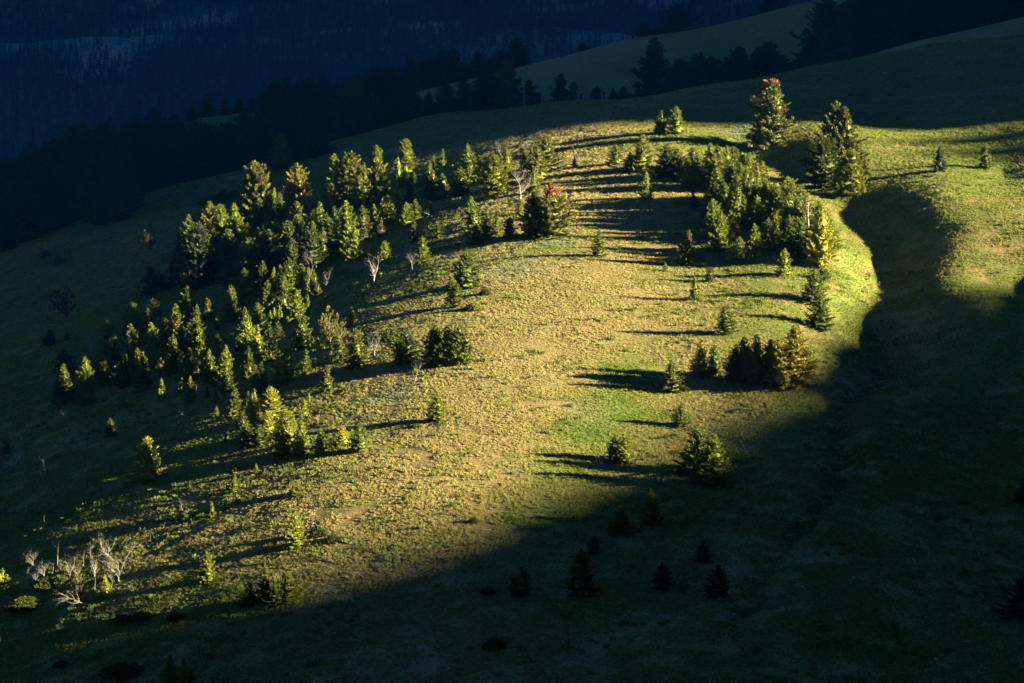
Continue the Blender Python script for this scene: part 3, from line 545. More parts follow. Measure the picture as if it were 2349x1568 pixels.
  (13.4, 305.8, 3.4, 'w', 'y', 1.0), (23.2, 394.2, 1.3, 'f', 'y', 1.0), (20.7, 333.2, 4.0, 'w', 'd', 1.0), (20.9, 319.7, 2.7, 'w', 'd', 1.0),
 ]),
 ('on the crest left of the right grove', 'young conifers on the crest left of the right grove', [
  (19.1, 481.3, 3.7, 'w', 'd', 1.0), (21.1, 472.5, 3.5, 'w', 'd', 1.0), (23.2, 472.6, 6.3, 'w', 'y', 0.85), (23.0, 447.5, 4.6, 'f', 'y', 1.0),
  (28.6, 508.8, 4.3, 'p', 'd', 1.0), (27.7, 465.1, 5.9, 'w', 'd', 1.0), (29.1, 464.8, 5.0, 'w', 'd', 1.0), (31.7, 507.0, 5.2, 'w', 'y', 0.85),
  (30.5, 438.7, 2.8, 'f', 'k', 1.0),
 ]),
 ('along the top edge of the right-hand grove', 'young conifers along the top edge of the right-hand grove', [
  (30.2, 455.9, 5.1, 'f', 'y', 1.1), (31.7, 460.5, 5.9, 'w', 'o', 1.1), (32.5, 456.2, 5.6, 'p', 'y', 1.1), (35.1, 467.9, 5.4, 'f', 'y', 1.1),
  (34.9, 454.1, 6.0, 'w', 'o', 1.1), (36.5, 462.6, 5.9, 'p', 'y', 1.1), (38.0, 464.4, 5.6, 'f', 'y', 1.1), (39.5, 466.7, 5.4, 'w', 'o', 1.1),
  (39.4, 451.8, 5.9, 'p', 'y', 1.1), (40.9, 450.8, 5.7, 'f', 'y', 1.1), (41.1, 441.6, 5.3, 'w', 'o', 1.1), (42.0, 443.1, 5.1, 'p', 'y', 1.1),
 ]),
 ('in the dense middle of the right-hand grove', 'young conifers in the dense middle of the right-hand grove', [
  (33.3, 427.6, 5.5, 'w', 'o', 1.1), (34.2, 437.0, 6.4, 'p', 'y', 1.1), (34.5, 431.0, 5.8, 'p', 'y', 1.1), (34.2, 422.2, 6.2, 'f', 'y', 1.1),
  (36.7, 444.7, 5.7, 'f', 'y', 1.1), (37.0, 440.3, 6.3, 'w', 'o', 1.1), (35.8, 419.4, 6.0, 'p', 'y', 1.1), (37.3, 432.9, 5.7, 'w', 'o', 1.1),
  (38.1, 438.6, 6.1, 'f', 'y', 1.1), (37.9, 425.3, 6.0, 'w', 'o', 1.1), (38.8, 433.2, 6.5, 'f', 'y', 1.1), (38.2, 421.9, 5.9, 'w', 'o', 1.1),
  (39.2, 427.0, 6.2, 'p', 'y', 1.1), (40.3, 429.7, 5.9, 'f', 'y', 1.1), (40.9, 424.3, 5.7, 'p', 'y', 1.1),
 ]),
 ('at the outer end of the right-hand grove', 'young conifers at the outer end of the right-hand grove', [
  (40.3, 426.4, 5.0, 'f', 'y', 1.1), (41.1, 421.6, 5.7, 'w', 'y', 1.1), (42.0, 420.8, 5.5, 'w', 'o', 1.1), (42.8, 419.3, 5.2, 'f', 'y', 1.1),
  (44.5, 423.6, 6.0, 'w', 'y', 1.1), (44.1, 414.6, 5.1, 'w', 'y', 1.1), (45.1, 419.9, 5.7, 'w', 'o', 1.1), (44.7, 410.1, 5.8, 'w', 'o', 1.1),
  (46.5, 420.3, 5.4, 'f', 'y', 1.1), (45.8, 408.2, 5.0, 'w', 'o', 1.1), (46.9, 412.6, 5.6, 'f', 'y', 1.1), (48.0, 410.2, 5.3, 'w', 'y', 1.1),
  (48.0, 401.0, 5.7, 'f', 'y', 1.1),
 ]),
 ('along the lower edge of the right-hand grove', 'young conifers along the lower edge of the right-hand grove', [
  (23.1, 394.2, 1.3, 'f', 'y', 1.0), (26.2, 398.2, 3.8, 'w', 'd', 0.8), (27.1, 404.0, 4.0, 'f', 'd', 1.0), (29.4, 386.8, 2.2, 'w', 'd', 1.0),
  (31.9, 413.5, 6.2, 'w', 'y', 0.8), (32.4, 405.5, 6.0, 'w', 'y', 0.8), (35.4, 409.9, 2.7, 'f', 'y', 1.0), (34.8, 398.2, 3.5, 'w', 'y', 0.8),
  (37.2, 415.7, 5.2, 'f', 'd', 1.0), (37.1, 398.9, 4.9, 'f', 'y', 1.0), (38.8, 415.7, 5.0, 'w', 'y', 0.8), (39.1, 401.0, 5.1, 'f', 'o', 1.0),
  (40.8, 404.7, 4.9, 'f', 'y', 1.0), (40.5, 387.7, 4.0, 'w', 'y', 0.8), (42.9, 404.6, 4.3, 'f', 'o', 1.0), (44.0, 399.8, 5.3, 'w', 'd', 1.0),
  (45.5, 397.1, 4.9, 'w', 'd', 1.0), (46.5, 393.6, 9.4, 'w', 'Y', 0.6), (49.1, 402.5, 4.0, 'w', 'y', 1.0),
 ]),
 ('on the sunlit flank above the gully', 'young conifers on the sunlit flank above the gully', [
  (26.5, 375.9, 3.4, 'f', 'y', 1.0), (21.9, 302.0, 5.7, 'w', 'd', 1.0), (24.8, 339.2, 4.6, 'f', 'g', 1.0), (23.3, 296.9, 5.9, 'w', 'y', 1.0),
  (26.4, 338.5, 4.1, 'f', 'd', 1.0), (29.2, 356.9, 3.7, 'w', 'd', 1.0), (29.0, 336.4, 4.6, 'w', 'd', 0.9), (30.2, 335.5, 5.9, 'p', 'd', 1.0),
  (31.5, 333.9, 6.5, 'p', 'o', 0.8), (33.0, 333.9, 5.7, 'w', 'o', 0.9), (34.7, 332.4, 6.1, 'w', 'G', 0.9), (36.3, 333.3, 7.7, 'w', 'g', 0.9),
  (43.6, 374.8, 5.0, 'w', 'd', 0.9), (43.0, 363.3, 4.7, 'w', 'd', 1.0),
 ]),
 ('by the shaded hollow right of the ridge', 'young conifers by the shaded hollow right of the ridge', [
  (48.9, 496.3, 12.2, 'w', 'B', 1.05), (54.8, 459.3, 8.8, 'w', 'd', 1.1), (57.0, 466.4, 12.8, 'w', 'd', 0.85), (59.2, 465.6, 11.3, 'w', 'o', 0.8),
  (58.5, 452.2, 7.7, 'p', 'y', 1.45), (61.6, 458.6, 3.8, 'f', 'o', 1.0), (74.1, 455.6, 4.3, 'f', 'k', 1.0), (82.9, 459.3, 4.4, 'f', 'o', 1.0),
 ]),
 ('in shadow at the knoll foot', 'young conifers in shadow at the knoll foot', [
  (0.9, 261.3, 3.1, 'p', 'd', 1.0), (7.1, 261.7, 4.7, 'w', 'd', 0.8), (8.8, 274.5, 1.9, 'w', 'k', 1.0), (11.6, 280.6, 3.3, 'w', 'd', 1.0),
  (15.5, 283.7, 4.0, 'f', 'd', 1.0), (15.4, 262.8, 2.8, 'w', 'k', 1.0), (20.2, 269.9, 2.3, 'w', 'k', 1.0), (20.8, 258.3, 3.2, 'w', 'k', 1.0),
  (51.8, 258.1, 4.4, 'w', 'k', 1.3), (58.2, 292.0, 2.8, 'w', 'k', 1.0),
 ]),
 ('on the dim lower left slope', 'young conifers on the dim lower left slope', [
  (-59.6, 298.3, 1.9, 'p', 'y', 1.0), (-47.8, 282.6, 3.6, 'o', 'g', 0.8), (-45.0, 282.7, 2.4, 'f', 'Y', 1.0), (-45.9, 324.1, 5.5, 'w', 'Y', 0.95),
  (-33.8, 250.5, 2.8, 'f', 'y', 1.0), (-35.8, 268.7, 1.4, 'p', 'o', 1.4), (-32.4, 249.4, 2.5, 'f', 'y', 1.0), (-39.5, 315.1, 1.1, 'f', 'o', 1.0),
  (-31.4, 248.1, 1.6, 'f', 'd', 1.0), (-33.2, 278.8, 3.3, 'w', 'y', 0.8), (-35.5, 302.3, 1.8, 'p', 'g', 1.0), (-33.5, 309.5, 2.2, 'f', 'y', 1.0),
  (-32.6, 304.3, 1.3, 'p', 'g', 1.0), (-27.7, 268.2, 2.4, 'w', 'd', 1.0), (-31.3, 315.1, 1.1, 'f', 'y', 1.0), (-25.9, 268.5, 3.8, 'f', 'o', 1.0),
  (-24.8, 266.2, 2.6, 'w', 'd', 1.0), (-23.4, 267.6, 3.0, 'w', 'o', 1.0), (-23.9, 283.6, 3.9, 'w', 'y', 0.8),
 ]),
 ('in the dark upper left band', 'young conifers in the dark upper left band', [
  (-212.0, 1062.9, 21.1, 'w', 'k', 1.0), (-116.5, 592, 20.3, 'w', 'k', 1.0), (-202.6, 1039.1, 22.9, 'w', 'k', 1.0), (-114.1, 592, 20.1, 'w', 'k', 1.0),
  (-111.5, 592, 17.0, 'w', 'k', 1.0), (-108.7, 592, 20.8, 'w', 'k', 1.0), (-107.3, 597.2, 14.1, 'w', 'k', 1.0), (-103.1, 592, 19.8, 'w', 'k', 1.0),
  (-103.3, 599.2, 8.8, 'w', 'k', 1.0), (-147.5, 879.2, 20.4, 'w', 'k', 1.0), (-98.0, 595.8, 11.1, 'w', 'k', 1.0), (-136.6, 842.4, 27.4, 'w', 'b', 1.0),
  (-92.2, 586.9, 20.6, 'w', 'k', 1.1), (-89.9, 573.9, 9.8, 'w', 'k', 1.0), (-87.6, 575.8, 13.0, 'w', 'k', 1.0), (-116.1, 784.8, 13.3, 'w', 'k', 1.0),
  (-84.3, 570.9, 10.7, 'w', 'k', 1.0), (-109.9, 766.7, 16.3, 'w', 'k', 1.2), (-104.0, 751.9, 10.6, 'w', 'k', 1.0), (-99.7, 744.8, 9.3, 'w', 'k', 1.0),
 ]),
 ('along the upper left crest edge', 'young conifers along the upper left crest edge', [
  (-95.9, 741.2, 6.3, 'w', 'k', 1.0), (-92.1, 738.5, 10.5, 'w', 'k', 1.0), (-87.5, 742.0, 6.9, 'f', 'k', 1.0), (-83.8, 744.4, 8.4, 'w', 'k', 1.0),
  (-80.5, 748.3, 10.0, 'w', 'k', 1.0), (-77.2, 748.8, 11.2, 'w', 'k', 1.0), (-73.8, 752.0, 11.3, 'w', 'k', 1.0), (-71.0, 754.2, 11.1, 'w', 'k', 1.0),
  (-47.9, 584.0, 5.0, 'w', 'k', 1.0), (-60.1, 748.9, 7.6, 'w', 'k', 1.0), (-42.2, 583.2, 6.6, 'w', 'k', 1.0),
 ]),
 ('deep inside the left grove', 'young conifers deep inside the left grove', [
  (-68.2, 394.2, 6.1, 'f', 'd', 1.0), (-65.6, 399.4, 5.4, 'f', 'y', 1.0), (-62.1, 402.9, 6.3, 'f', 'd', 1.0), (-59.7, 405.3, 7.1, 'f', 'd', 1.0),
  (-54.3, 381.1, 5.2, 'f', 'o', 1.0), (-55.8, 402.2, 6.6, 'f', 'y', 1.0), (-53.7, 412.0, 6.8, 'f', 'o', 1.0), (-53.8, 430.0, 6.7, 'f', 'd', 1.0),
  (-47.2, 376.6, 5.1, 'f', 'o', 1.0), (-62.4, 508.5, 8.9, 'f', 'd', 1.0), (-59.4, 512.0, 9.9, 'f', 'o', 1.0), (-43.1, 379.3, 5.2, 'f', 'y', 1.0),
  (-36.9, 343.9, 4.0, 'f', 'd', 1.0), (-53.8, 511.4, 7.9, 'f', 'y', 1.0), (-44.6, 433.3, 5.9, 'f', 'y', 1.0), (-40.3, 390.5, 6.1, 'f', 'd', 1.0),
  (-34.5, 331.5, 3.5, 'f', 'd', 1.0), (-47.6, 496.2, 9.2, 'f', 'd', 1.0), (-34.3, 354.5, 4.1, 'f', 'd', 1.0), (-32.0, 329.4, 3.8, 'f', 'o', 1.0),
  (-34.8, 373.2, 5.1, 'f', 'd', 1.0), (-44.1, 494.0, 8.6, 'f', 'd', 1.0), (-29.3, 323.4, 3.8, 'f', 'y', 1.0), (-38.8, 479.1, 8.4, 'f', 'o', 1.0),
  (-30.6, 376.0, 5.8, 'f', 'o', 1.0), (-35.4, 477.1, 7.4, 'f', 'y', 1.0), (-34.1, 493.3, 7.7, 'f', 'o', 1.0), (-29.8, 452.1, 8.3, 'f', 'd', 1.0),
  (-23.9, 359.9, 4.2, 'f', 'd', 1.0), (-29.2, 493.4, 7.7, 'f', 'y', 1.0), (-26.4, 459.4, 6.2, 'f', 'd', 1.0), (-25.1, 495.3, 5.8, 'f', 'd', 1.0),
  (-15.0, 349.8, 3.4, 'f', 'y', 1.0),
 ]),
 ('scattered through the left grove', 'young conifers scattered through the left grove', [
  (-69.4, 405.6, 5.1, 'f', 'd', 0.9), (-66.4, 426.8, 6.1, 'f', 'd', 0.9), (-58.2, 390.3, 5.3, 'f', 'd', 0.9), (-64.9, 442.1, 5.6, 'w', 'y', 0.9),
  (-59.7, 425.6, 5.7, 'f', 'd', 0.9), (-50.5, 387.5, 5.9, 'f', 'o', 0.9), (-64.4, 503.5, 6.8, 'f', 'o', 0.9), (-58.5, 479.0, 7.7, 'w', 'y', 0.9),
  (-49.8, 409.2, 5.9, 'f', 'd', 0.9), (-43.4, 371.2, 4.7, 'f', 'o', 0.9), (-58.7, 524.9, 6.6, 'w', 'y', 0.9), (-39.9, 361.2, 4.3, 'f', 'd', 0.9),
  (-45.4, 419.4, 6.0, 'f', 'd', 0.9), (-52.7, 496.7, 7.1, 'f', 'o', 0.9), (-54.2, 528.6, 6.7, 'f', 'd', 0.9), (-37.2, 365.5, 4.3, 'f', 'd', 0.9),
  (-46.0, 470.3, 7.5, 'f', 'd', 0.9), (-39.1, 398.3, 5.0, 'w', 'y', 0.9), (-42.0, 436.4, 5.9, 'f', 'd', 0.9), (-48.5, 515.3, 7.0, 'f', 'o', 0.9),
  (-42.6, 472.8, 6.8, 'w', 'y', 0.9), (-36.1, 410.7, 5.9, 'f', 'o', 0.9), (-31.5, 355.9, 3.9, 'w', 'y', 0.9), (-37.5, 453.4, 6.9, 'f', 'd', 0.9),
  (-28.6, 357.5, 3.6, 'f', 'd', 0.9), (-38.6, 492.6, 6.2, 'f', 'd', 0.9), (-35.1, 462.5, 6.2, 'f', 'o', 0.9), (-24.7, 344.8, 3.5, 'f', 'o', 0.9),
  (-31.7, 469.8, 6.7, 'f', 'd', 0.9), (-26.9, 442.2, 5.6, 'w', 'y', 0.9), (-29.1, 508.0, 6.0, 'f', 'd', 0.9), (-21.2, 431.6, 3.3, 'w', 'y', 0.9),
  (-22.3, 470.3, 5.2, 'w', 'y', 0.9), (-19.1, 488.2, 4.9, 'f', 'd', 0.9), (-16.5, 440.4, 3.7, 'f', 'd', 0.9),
 ]),
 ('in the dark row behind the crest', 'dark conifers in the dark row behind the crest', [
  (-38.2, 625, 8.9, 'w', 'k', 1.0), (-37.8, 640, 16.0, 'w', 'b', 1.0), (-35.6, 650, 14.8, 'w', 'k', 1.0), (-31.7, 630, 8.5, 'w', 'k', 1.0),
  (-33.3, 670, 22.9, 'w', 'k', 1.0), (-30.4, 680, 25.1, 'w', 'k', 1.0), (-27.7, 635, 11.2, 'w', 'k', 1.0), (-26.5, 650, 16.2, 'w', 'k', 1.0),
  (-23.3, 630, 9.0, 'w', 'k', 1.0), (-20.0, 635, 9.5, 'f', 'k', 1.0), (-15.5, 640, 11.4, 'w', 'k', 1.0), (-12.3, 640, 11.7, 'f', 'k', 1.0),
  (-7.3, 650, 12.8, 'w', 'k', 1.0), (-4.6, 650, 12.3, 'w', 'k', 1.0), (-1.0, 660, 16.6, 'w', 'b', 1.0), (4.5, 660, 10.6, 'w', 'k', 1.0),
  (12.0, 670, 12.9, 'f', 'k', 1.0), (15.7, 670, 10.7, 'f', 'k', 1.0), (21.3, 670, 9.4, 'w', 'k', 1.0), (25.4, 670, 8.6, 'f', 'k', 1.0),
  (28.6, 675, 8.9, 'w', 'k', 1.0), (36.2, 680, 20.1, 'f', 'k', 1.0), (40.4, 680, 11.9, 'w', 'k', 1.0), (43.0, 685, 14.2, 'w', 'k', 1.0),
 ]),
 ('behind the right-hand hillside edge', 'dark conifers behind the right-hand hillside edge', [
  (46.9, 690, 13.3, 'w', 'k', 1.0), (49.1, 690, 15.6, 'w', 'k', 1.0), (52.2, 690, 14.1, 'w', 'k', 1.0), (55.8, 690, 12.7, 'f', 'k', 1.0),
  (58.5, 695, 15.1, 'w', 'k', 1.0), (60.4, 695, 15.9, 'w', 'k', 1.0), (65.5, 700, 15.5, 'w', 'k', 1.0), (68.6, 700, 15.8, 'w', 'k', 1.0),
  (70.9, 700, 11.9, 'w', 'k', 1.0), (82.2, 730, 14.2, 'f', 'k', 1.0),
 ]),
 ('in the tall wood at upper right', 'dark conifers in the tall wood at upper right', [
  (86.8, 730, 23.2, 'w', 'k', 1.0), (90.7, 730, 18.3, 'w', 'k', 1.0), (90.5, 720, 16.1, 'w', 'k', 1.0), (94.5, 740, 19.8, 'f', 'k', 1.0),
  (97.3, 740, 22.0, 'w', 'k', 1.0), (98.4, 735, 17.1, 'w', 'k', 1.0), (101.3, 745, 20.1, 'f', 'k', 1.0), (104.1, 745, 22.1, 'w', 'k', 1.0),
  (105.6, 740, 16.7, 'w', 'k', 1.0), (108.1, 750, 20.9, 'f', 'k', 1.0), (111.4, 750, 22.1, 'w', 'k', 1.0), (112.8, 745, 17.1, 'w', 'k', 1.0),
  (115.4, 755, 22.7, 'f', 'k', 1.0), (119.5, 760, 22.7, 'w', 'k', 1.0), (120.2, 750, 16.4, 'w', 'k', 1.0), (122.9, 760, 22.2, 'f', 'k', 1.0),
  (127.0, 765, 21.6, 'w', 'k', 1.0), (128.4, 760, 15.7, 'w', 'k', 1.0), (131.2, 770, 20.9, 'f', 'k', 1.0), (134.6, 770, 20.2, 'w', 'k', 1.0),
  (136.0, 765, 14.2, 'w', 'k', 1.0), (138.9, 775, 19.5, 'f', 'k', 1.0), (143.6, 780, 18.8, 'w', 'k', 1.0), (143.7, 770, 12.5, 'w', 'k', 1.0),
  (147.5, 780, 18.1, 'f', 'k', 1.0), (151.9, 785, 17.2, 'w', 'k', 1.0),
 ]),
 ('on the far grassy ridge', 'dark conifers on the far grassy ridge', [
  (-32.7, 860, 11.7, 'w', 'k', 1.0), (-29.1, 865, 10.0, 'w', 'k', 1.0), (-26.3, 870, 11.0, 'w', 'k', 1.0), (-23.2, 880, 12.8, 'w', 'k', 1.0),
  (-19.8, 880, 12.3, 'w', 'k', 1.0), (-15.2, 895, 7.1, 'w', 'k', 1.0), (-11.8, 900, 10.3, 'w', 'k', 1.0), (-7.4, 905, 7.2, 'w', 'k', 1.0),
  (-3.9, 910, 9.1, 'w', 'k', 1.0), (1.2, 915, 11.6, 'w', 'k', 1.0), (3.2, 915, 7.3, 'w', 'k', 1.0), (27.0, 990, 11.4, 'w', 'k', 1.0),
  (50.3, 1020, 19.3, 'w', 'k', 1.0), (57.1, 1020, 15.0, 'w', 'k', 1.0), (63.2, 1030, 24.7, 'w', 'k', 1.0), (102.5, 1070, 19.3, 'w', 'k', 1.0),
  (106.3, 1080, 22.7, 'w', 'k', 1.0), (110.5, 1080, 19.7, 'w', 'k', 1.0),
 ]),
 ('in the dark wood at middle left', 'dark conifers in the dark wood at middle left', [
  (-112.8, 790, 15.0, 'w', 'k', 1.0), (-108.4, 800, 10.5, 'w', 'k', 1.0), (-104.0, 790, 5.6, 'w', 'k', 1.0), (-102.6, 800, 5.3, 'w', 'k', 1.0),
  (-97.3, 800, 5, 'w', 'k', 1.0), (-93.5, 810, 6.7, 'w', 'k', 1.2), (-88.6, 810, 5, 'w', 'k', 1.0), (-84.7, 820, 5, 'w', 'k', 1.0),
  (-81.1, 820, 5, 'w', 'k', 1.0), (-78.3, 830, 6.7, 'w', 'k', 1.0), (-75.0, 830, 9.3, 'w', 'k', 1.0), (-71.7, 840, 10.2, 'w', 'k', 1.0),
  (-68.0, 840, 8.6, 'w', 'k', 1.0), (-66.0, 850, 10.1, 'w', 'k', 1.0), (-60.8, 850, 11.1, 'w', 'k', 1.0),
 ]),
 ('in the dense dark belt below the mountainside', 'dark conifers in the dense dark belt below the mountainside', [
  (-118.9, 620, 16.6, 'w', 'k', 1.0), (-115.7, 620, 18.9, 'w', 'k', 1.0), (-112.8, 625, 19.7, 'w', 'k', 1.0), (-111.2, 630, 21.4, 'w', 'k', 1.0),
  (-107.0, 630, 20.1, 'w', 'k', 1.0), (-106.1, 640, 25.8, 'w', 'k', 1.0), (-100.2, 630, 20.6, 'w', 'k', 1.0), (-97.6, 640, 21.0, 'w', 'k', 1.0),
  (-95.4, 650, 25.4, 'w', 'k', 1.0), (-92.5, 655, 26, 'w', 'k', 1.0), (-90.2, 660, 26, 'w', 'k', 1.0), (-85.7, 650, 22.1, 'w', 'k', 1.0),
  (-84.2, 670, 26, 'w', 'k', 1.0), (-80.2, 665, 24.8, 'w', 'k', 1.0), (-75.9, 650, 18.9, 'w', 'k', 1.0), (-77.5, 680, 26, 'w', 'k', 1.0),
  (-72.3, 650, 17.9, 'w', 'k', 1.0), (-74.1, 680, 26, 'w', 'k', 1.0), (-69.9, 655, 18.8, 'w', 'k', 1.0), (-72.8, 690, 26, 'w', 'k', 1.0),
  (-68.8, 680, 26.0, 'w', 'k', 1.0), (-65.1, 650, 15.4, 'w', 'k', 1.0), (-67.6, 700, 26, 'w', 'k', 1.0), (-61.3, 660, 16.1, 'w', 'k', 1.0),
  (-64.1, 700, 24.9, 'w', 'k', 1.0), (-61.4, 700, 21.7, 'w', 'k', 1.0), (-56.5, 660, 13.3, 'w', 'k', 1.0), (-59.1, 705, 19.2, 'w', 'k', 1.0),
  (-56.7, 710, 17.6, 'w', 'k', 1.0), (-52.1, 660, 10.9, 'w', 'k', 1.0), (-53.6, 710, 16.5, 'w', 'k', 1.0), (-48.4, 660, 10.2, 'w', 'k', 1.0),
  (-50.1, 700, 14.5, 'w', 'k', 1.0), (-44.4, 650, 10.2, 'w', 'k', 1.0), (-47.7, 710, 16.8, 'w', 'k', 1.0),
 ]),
]
ORD = "first second third fourth fifth sixth seventh eighth ninth tenth eleventh twelfth thirteenth fourteenth fifteenth sixteenth seventeenth eighteenth nineteenth twentieth".split()
def ordinal(i):
    if i < 20: return ORD[i]
    t, o = divmod(i+1, 10); return ("twentieth thirtieth".split()[t-2] if o == 0 else ("twenty thirty".split()[t-2]+"-"+ORD[o-1]))
ADJ = {'Y':'bright yellow-green','y':'sunlit green','o':'olive','d':'deep green','k':'dark','g':'golden','G':'bright golden','b':'brownish','B':'bronze'}
SHAPE = {'f':'narrow fir','w':'broad fir','p':'bushy pine','o':'open-branched pine'}
sid = 0
for phrase, group, rows in STANDS:
    n = len(rows)
    for i, (x, y, h, k, c, wf) in enumerate(rows):
        sid += 1
        size = "tall " if h > 7.5 and y < 600 else "small " if h < 2.6 else ""
        where = "leftmost" if i == 0 else "rightmost" if i == n-1 else ordinal(i)+" from left" if i < (n+1)//2 else (ordinal(n-1-i)+" from right")
        lab = "%s%s %s, %s %s" % (size, ADJ[c], SHAPE[k], where, phrase)
        rust = None
        if phrase == "RUST": lab = "broad olive fir with a rusty orange dead top on the crest"; rust = 0.77
        if c == 'B': lab = "big bronze fir with reddish tip standing above the right-hand grove"; rust = 0.95
        nm, cat = (("pine_tree", "pine") if k in 'po' else ("dark_fir_tree", "dark_fir") if y > 600 or (k == "w" and c in "kd") else ("fir_tree", "fir"))
        if cat == "dark_fir": lab = lab.replace(" fir,", " spruce,")
        plant(nm, lab, cat, group, k, x, y, h, wf, c, sid, rust)
